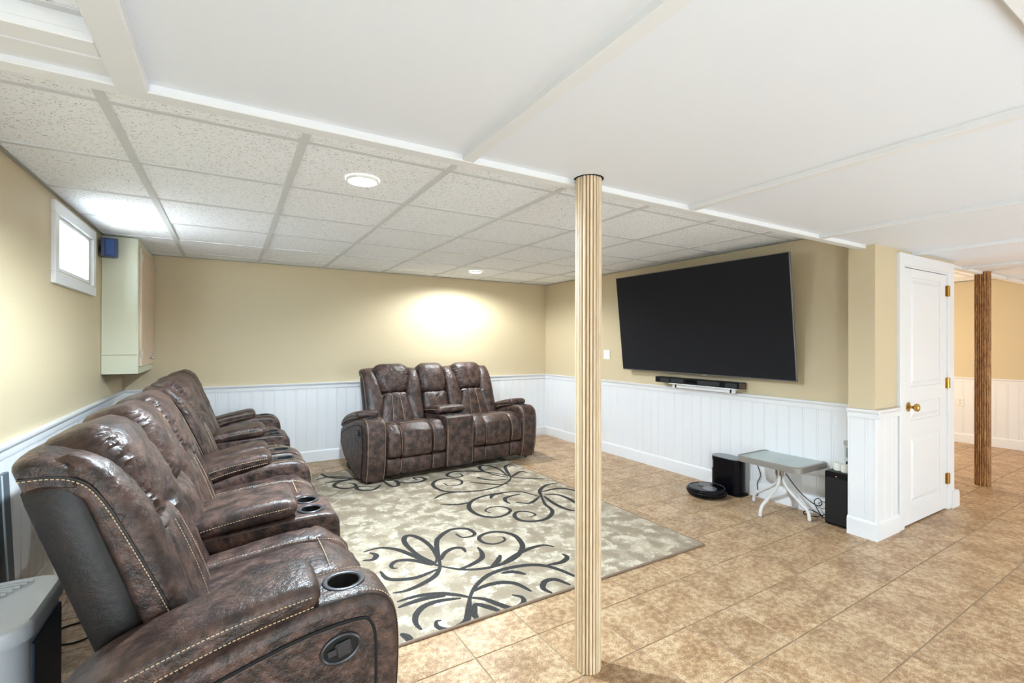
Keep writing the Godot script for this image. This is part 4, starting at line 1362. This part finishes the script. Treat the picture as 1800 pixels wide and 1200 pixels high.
	part("grille", Geo.new().box(Vector3(0, 0.073, 0.053), Vector3(0.058, 0.125, 0.006), 0.002), mat(rgb(36, 70, 128), 0.6), sp)
	part("bracket", Geo.new().box(Vector3(-0.03, 0.07, -0.055), Vector3(0.06, 0.05, 0.04), 0.004), M.black, sp)

	# air purifier behind the nearest loveseat
	var ap := thing("air_purifier", "pale grey louvred air purifier behind the nearest loveseat", "air purifier", Vector3(-0.69, 0, -2.2))
	g = Geo.new()
	g.prism(rounded(0.31, 0.42, 0.07, 6), 0.0, 0.44)
	g.xf(Transform3D(Basis(Vector3.RIGHT, -PI * 0.5), Vector3(0, 0.01, 0)))
	part("body", g, mat(rgb(196, 200, 206), 0.4), ap)
	part("side_panel", Geo.new().box(Vector3(0.156, 0.22, -0.01), Vector3(0.012, 0.38, 0.29), 0.004), mat(rgb(62, 72, 88), 0.5), ap, Vector3.ZERO, "dark blue grey side grille")
	g = Geo.new()
	var o := rounded(0.335, 0.445, 0.08, 6)
	for k in o.size():
		var k2 := (k + 1) % o.size()
		var lv := [[1.0, 0.445], [1.0, 0.475], [0.985, 0.488], [0.93, 0.497]]
		for e in 3:
			g.quad(Vector3(o[k2].x * lv[e][0], lv[e][1], o[k2].y * lv[e][0]), Vector3(o[k].x * lv[e][0], lv[e][1], o[k].y * lv[e][0]), Vector3(o[k].x * lv[e + 1][0], lv[e + 1][1], o[k].y * lv[e + 1][0]), Vector3(o[k2].x * lv[e + 1][0], lv[e + 1][1], o[k2].y * lv[e + 1][0]))
		g.tri(Vector3(0, 0.497, 0), Vector3(o[k2].x * 0.93, 0.497, o[k2].y * 0.93), Vector3(o[k].x * 0.93, 0.497, o[k].y * 0.93))
		g.tri(Vector3(0, 0.445, 0), Vector3(o[k].x, 0.445, o[k].y), Vector3(o[k2].x, 0.445, o[k2].y))
	part("top_cover", g, mat(rgb(206, 209, 214), 0.35), ap)
	for k in 12:
		var lz := -0.16 + k * 0.021
		part("louvre", Geo.new().box(Vector3(-0.02 - 0.006 * k, 0.502, lz), Vector3(0.21 - 0.012 * k, 0.012, 0.008), 0.002, Basis(Vector3.RIGHT, 0.5)), mat(rgb(214, 217, 220), 0.4), ap)

	# folded tray leaning on the wall
	var fb := thing("folded_tray", "grey folded board with a pale edge leaning on the left wall", "board", Vector3(-0.845, 0, -2.80), 0.0)
	part("board", Geo.new().box(Vector3(0, 0.39, 0), Vector3(0.02, 0.78, 0.40), 0.003, Basis(Vector3.BACK, 0.045)), mat(rgb(92, 100, 106), 0.5), fb)
	part("edge_strip", Geo.new().box(Vector3(0.012, 0.39, -0.11), Vector3(0.006, 0.78, 0.012), 0.002, Basis(Vector3.BACK, 0.045)), mat(rgb(196, 206, 212), 0.4), fb)


func build_rug() -> void:
	var W := 2.44
	var L := 3.115
	var t := thing("area_rug", "beige and grey area rug with black scroll pattern and brown bound edge", "rug", Vector3(0.315 + W * 0.5, 0, -5.2 + L * 0.5))
	var w := 976
	var h := 1246
	var im := Image.create(w, h, false, Image.FORMAT_RGB8)
	var na := FastNoiseLite.new()
	na.seed = 51; na.frequency = 0.012; na.fractal_octaves = 4
	na.domain_warp_enabled = true; na.domain_warp_amplitude = 60.0; na.domain_warp_frequency = 0.01
	var nb := FastNoiseLite.new()
	nb.seed = 52; nb.frequency = 0.045; nb.fractal_octaves = 4
	nb.noise_type = FastNoiseLite.TYPE_CELLULAR
	nb.cellular_return_type = FastNoiseLite.RETURN_CELL_VALUE
	nb.domain_warp_enabled = true; nb.domain_warp_amplitude = 40.0; nb.domain_warp_frequency = 0.03
	var nc := FastNoiseLite.new()
	nc.seed = 53; nc.frequency = 0.35
	var A := rgb(184, 171, 151)
	var B := rgb(152, 138, 119)
	var C := rgb(210, 200, 183)
	var D := rgb(146, 137, 124)
	var buf := PackedByteArray()
	buf.resize(w * h * 3)
	var ga := na.get_image(w, h, false, false, true).get_data()
	var gb := nb.get_image(w, h, false, false, true).get_data()
	var gc := nc.get_image(w, h, false, false, true).get_data()
	for i in w * h:
		var x := ga[i] / 255.0
		var y := gb[i] / 255.0
		var z := gc[i] / 255.0
		var c := B.lerp(A, clampf((x - 0.3) * 2.5, 0, 1))
		if y > 0.62 and x > 0.42: c = c.lerp(C, 0.75)
		elif y < 0.25: c = c.lerp(D, 0.6)
		c = c * (0.86 + 0.28 * z)
		buf[i * 3] = clampi(int(c.r * 255), 0, 255); buf[i * 3 + 1] = clampi(int(c.g * 255), 0, 255); buf[i * 3 + 2] = clampi(int(c.b * 255), 0, 255)
	var sx := 200.0 / 500.0   # 2.5 mm pixels; the strokes count 5 mm steps
	for st in RUG:
		var pts := []
		for k in range(0, st.size(), 2): pts.append(Vector2(st[k], st[k + 1]) * 2.0)
		var ln := curve(pts, 1.0)
		var total := float(ln.size())
		for k in ln.size():
			var f := k / total
			var rad := 1.9 + 5.6 * pow(sin(PI * clampf(f * 0.92 + 0.06, 0.0, 1.0)), 0.8)
			var p: Vector2 = ln[k]
			for yy in range(int(p.y - rad - 1), int(p.y + rad + 2)):
				for xx in range(int(p.x - rad - 1), int(p.x + rad + 2)):
					if xx < 0 or yy < 0 or xx >= w or yy >= h: continue
					if Vector2(xx, yy).distance_to(p) > rad: continue
					var i := yy * w + xx
					var v := 26 + int(gc[i] * 0.28)
					buf[i * 3] = v; buf[i * 3 + 1] = int(v * 0.97); buf[i * 3 + 2] = int(v * 0.95)
	im = Image.create_from_data(w, h, false, Image.FORMAT_RGB8, buf)
	var m := mat(Color.WHITE, 0.95)
	m.albedo_texture = ImageTexture.create_from_image(im)
	m.texture_repeat = false
	m.metallic_specular = 0.2
	m.normal_enabled = true
	var top := ArrayMesh.new()
	var arr := []
	arr.resize(Mesh.ARRAY_MAX)
	var y := 0.011
	arr[Mesh.ARRAY_VERTEX] = PackedVector3Array([Vector3(-W / 2, y, -L / 2), Vector3(W / 2, y, -L / 2), Vector3(W / 2, y, L / 2), Vector3(-W / 2, y, L / 2)])
	arr[Mesh.ARRAY_NORMAL] = PackedVector3Array([Vector3.UP, Vector3.UP, Vector3.UP, Vector3.UP])
	arr[Mesh.ARRAY_TANGENT] = PackedFloat32Array([1, 0, 0, 1, 1, 0, 0, 1, 1, 0, 0, 1, 1, 0, 0, 1])
	arr[Mesh.ARRAY_TEX_UV] = PackedVector2Array([Vector2(0, 0), Vector2(1, 0), Vector2(1, 1), Vector2(0, 1)])
	arr[Mesh.ARRAY_INDEX] = PackedInt32Array([0, 1, 2, 0, 2, 3])
	top.add_surface_from_arrays(Mesh.PRIMITIVE_TRIANGLES, arr)
	m.normal_texture = null
	m.normal_enabled = false
	part("pile", top, m, t)
	part("backing", Geo.new().span(Vector3(-W / 2, 0.0012, -L / 2), Vector3(W / 2, 0.0105, L / 2)), mat(rgb(150, 136, 118), 0.95), t)
	var bind := Geo.new()
	var c := [Vector3(-W / 2, 0.0065, -L / 2), Vector3(W / 2, 0.0065, -L / 2), Vector3(W / 2, 0.0065, L / 2), Vector3(-W / 2, 0.0065, L / 2)]
	for k in 4: bind.tube([c[k], c[(k + 1) % 4]], 0.0068, 8)
	part("bound_edge", bind, mat(rgb(128, 108, 92), 0.85), t, Vector3.ZERO, "brown stitched edge binding")


func build_light(at: Vector3, label: String, energy: float, col: Color) -> void:
	var t := thing("recessed_light", label, "ceiling light", at, 0.0, "recessed ceiling lights")
	var g := Geo.new()
	g.lathe([Vector2(0.073, -0.008), Vector2(0.075, -0.010), Vector2(0.080, -0.008), Vector2(0.083, 0.004)].map(func(q): return q), 40)
	var flip := Geo.new()
	for i in range(0, g.t.size(), 3): flip.tri(g.t[i], g.t[i + 2], g.t[i + 1])
	part("trim_ring", flip, M.white_plastic, t)
	g = Geo.new()
	g.lathe([Vector2(0.0001, -0.011), Vector2(0.05, -0.0105), Vector2(0.074, -0.008)], 40)
	part("lens", g, M.lamp, t)
	var l := SpotLight3D.new()
	l.name = "glow"
	l.light_energy = energy
	l.light_color = col
	l.light_size = 0.06
	l.spot_angle = 84.0
	l.spot_angle_attenuation = 0.45
	l.spot_range = 14.0
	l.spot_attenuation = 2.0
	l.shadow_enabled = true
	l.rotation.x = -PI * 0.5
	l.position.y = -0.022
	t.add_child(l)


func lamp(at: Vector3, energy: float, size: float, col: Color) -> void:
	var l := OmniLight3D.new()
	l.name = numbered("room_lamp")
	l.position = at
	l.light_energy = energy
	l.light_color = col
	l.light_size = size
	l.omni_range = 20.0
	l.omni_attenuation = 2.0
	l.shadow_enabled = true
	add_child(l)


func _ready() -> void:
	# camera
	var cam := Camera3D.new()
	cam.name = "camera"
	cam.position = Vector3(0, 1.365, 0)
	cam.rotation = Vector3(deg_to_rad(0.1376), deg_to_rad(-30.81), 0.002172)
	cam.fov = 71.53
	cam.near = 0.02
	add_child(cam)
	cam.current = true
	# sky: bright overcast, seen only through the window
	var env := Environment.new()
	env.background_mode = Environment.BG_SKY
	var sky := Sky.new()
	var sm := ProceduralSkyMaterial.new()
	sm.sky_top_color = Color(0.66, 0.82, 1.0)
	sm.sky_horizon_color = Color(0.84, 0.93, 1.0)
	sm.ground_bottom_color = Color(0.75, 0.78, 0.8)
	sm.ground_horizon_color = Color(0.9, 0.93, 0.96)
	sky.sky_material = sm
	env.sky = sky
	env.background_energy_multiplier = 40.0
	env.tonemap_mode = Environment.TONE_MAPPER_LINEAR
	env.tonemap_exposure = 1.31
	env.sdfgi_enabled = true
	env.ssao_enabled = true
	env.ssil_enabled = true
	var we := WorldEnvironment.new()
	we.name = "surroundings"
	we.environment = env
	add_child(we)
	# lamps of the room behind the camera
	lamp(Vector3(-0.1, 0.5, 1.6), 3.7, 0.6, Color(0.84, 0.93, 1.0))
	lamp(Vector3(3.2, 0.45, 1.6), 3.2, 0.6, Color(0.84, 0.93, 1.0))
	lamp(Vector3(6.6, 0.5, 1.3), 2.0, 0.6, Color(0.96, 0.96, 0.96))
	lamp(Vector3(7.3, 1.2, -3.2), 1.4, 0.3, Color(1.0, 0.91, 0.78))

	materials()
	build_room()
	build_light(Vector3(0.603, CEIL - 0.0005, -2.56), "round recessed ceiling light, the nearer and larger of the two", 9.0, Color(0.88, 0.955, 1.0))
	build_light(Vector3(2.555, CEIL - 0.0005, -5.15), "round recessed ceiling light close to the back wall", 3.8, Color(0.94, 0.97, 0.98))
	build_rug()
	var a := make_loveseat()
	var labels := ["brown leather reclining loveseat nearest the camera along the left wall", "brown leather reclining loveseat further along the left wall under the corner cabinet", "brown leather reclining loveseat standing before the back wall facing the room"]
	var spots := [[Vector3(-0.03, 0.015, -2.43), PI * 0.5], [Vector3(-0.03, 0.015, -4.52), PI * 0.5], [Vector3(2.065, 0.015, -5.04), 0.073]]
	for i in 3:
		var o: Node3D = a if i == 0 else a.duplicate()
		if i > 0:
			o.name = numbered("recliner_loveseat")
			add_child(o)
		o.position = spots[i][0]
		o.rotation.y = spots[i][1]
		o.set_meta("label", labels[i])
	build_post(Vector3(1.304, 0, -1.556), 0.0545, M.pale_oak, "pale reeded oak post in the foreground reaching up to the soffit", true)
	build_post(Vector3(6.255, 0, -1.604), 0.0585, M.brown_oak, "darker brown reeded oak post beyond the white door", false)
	build_television()
	build_soundbar()
	build_table()
	build_vacuum()
	build_small_things()
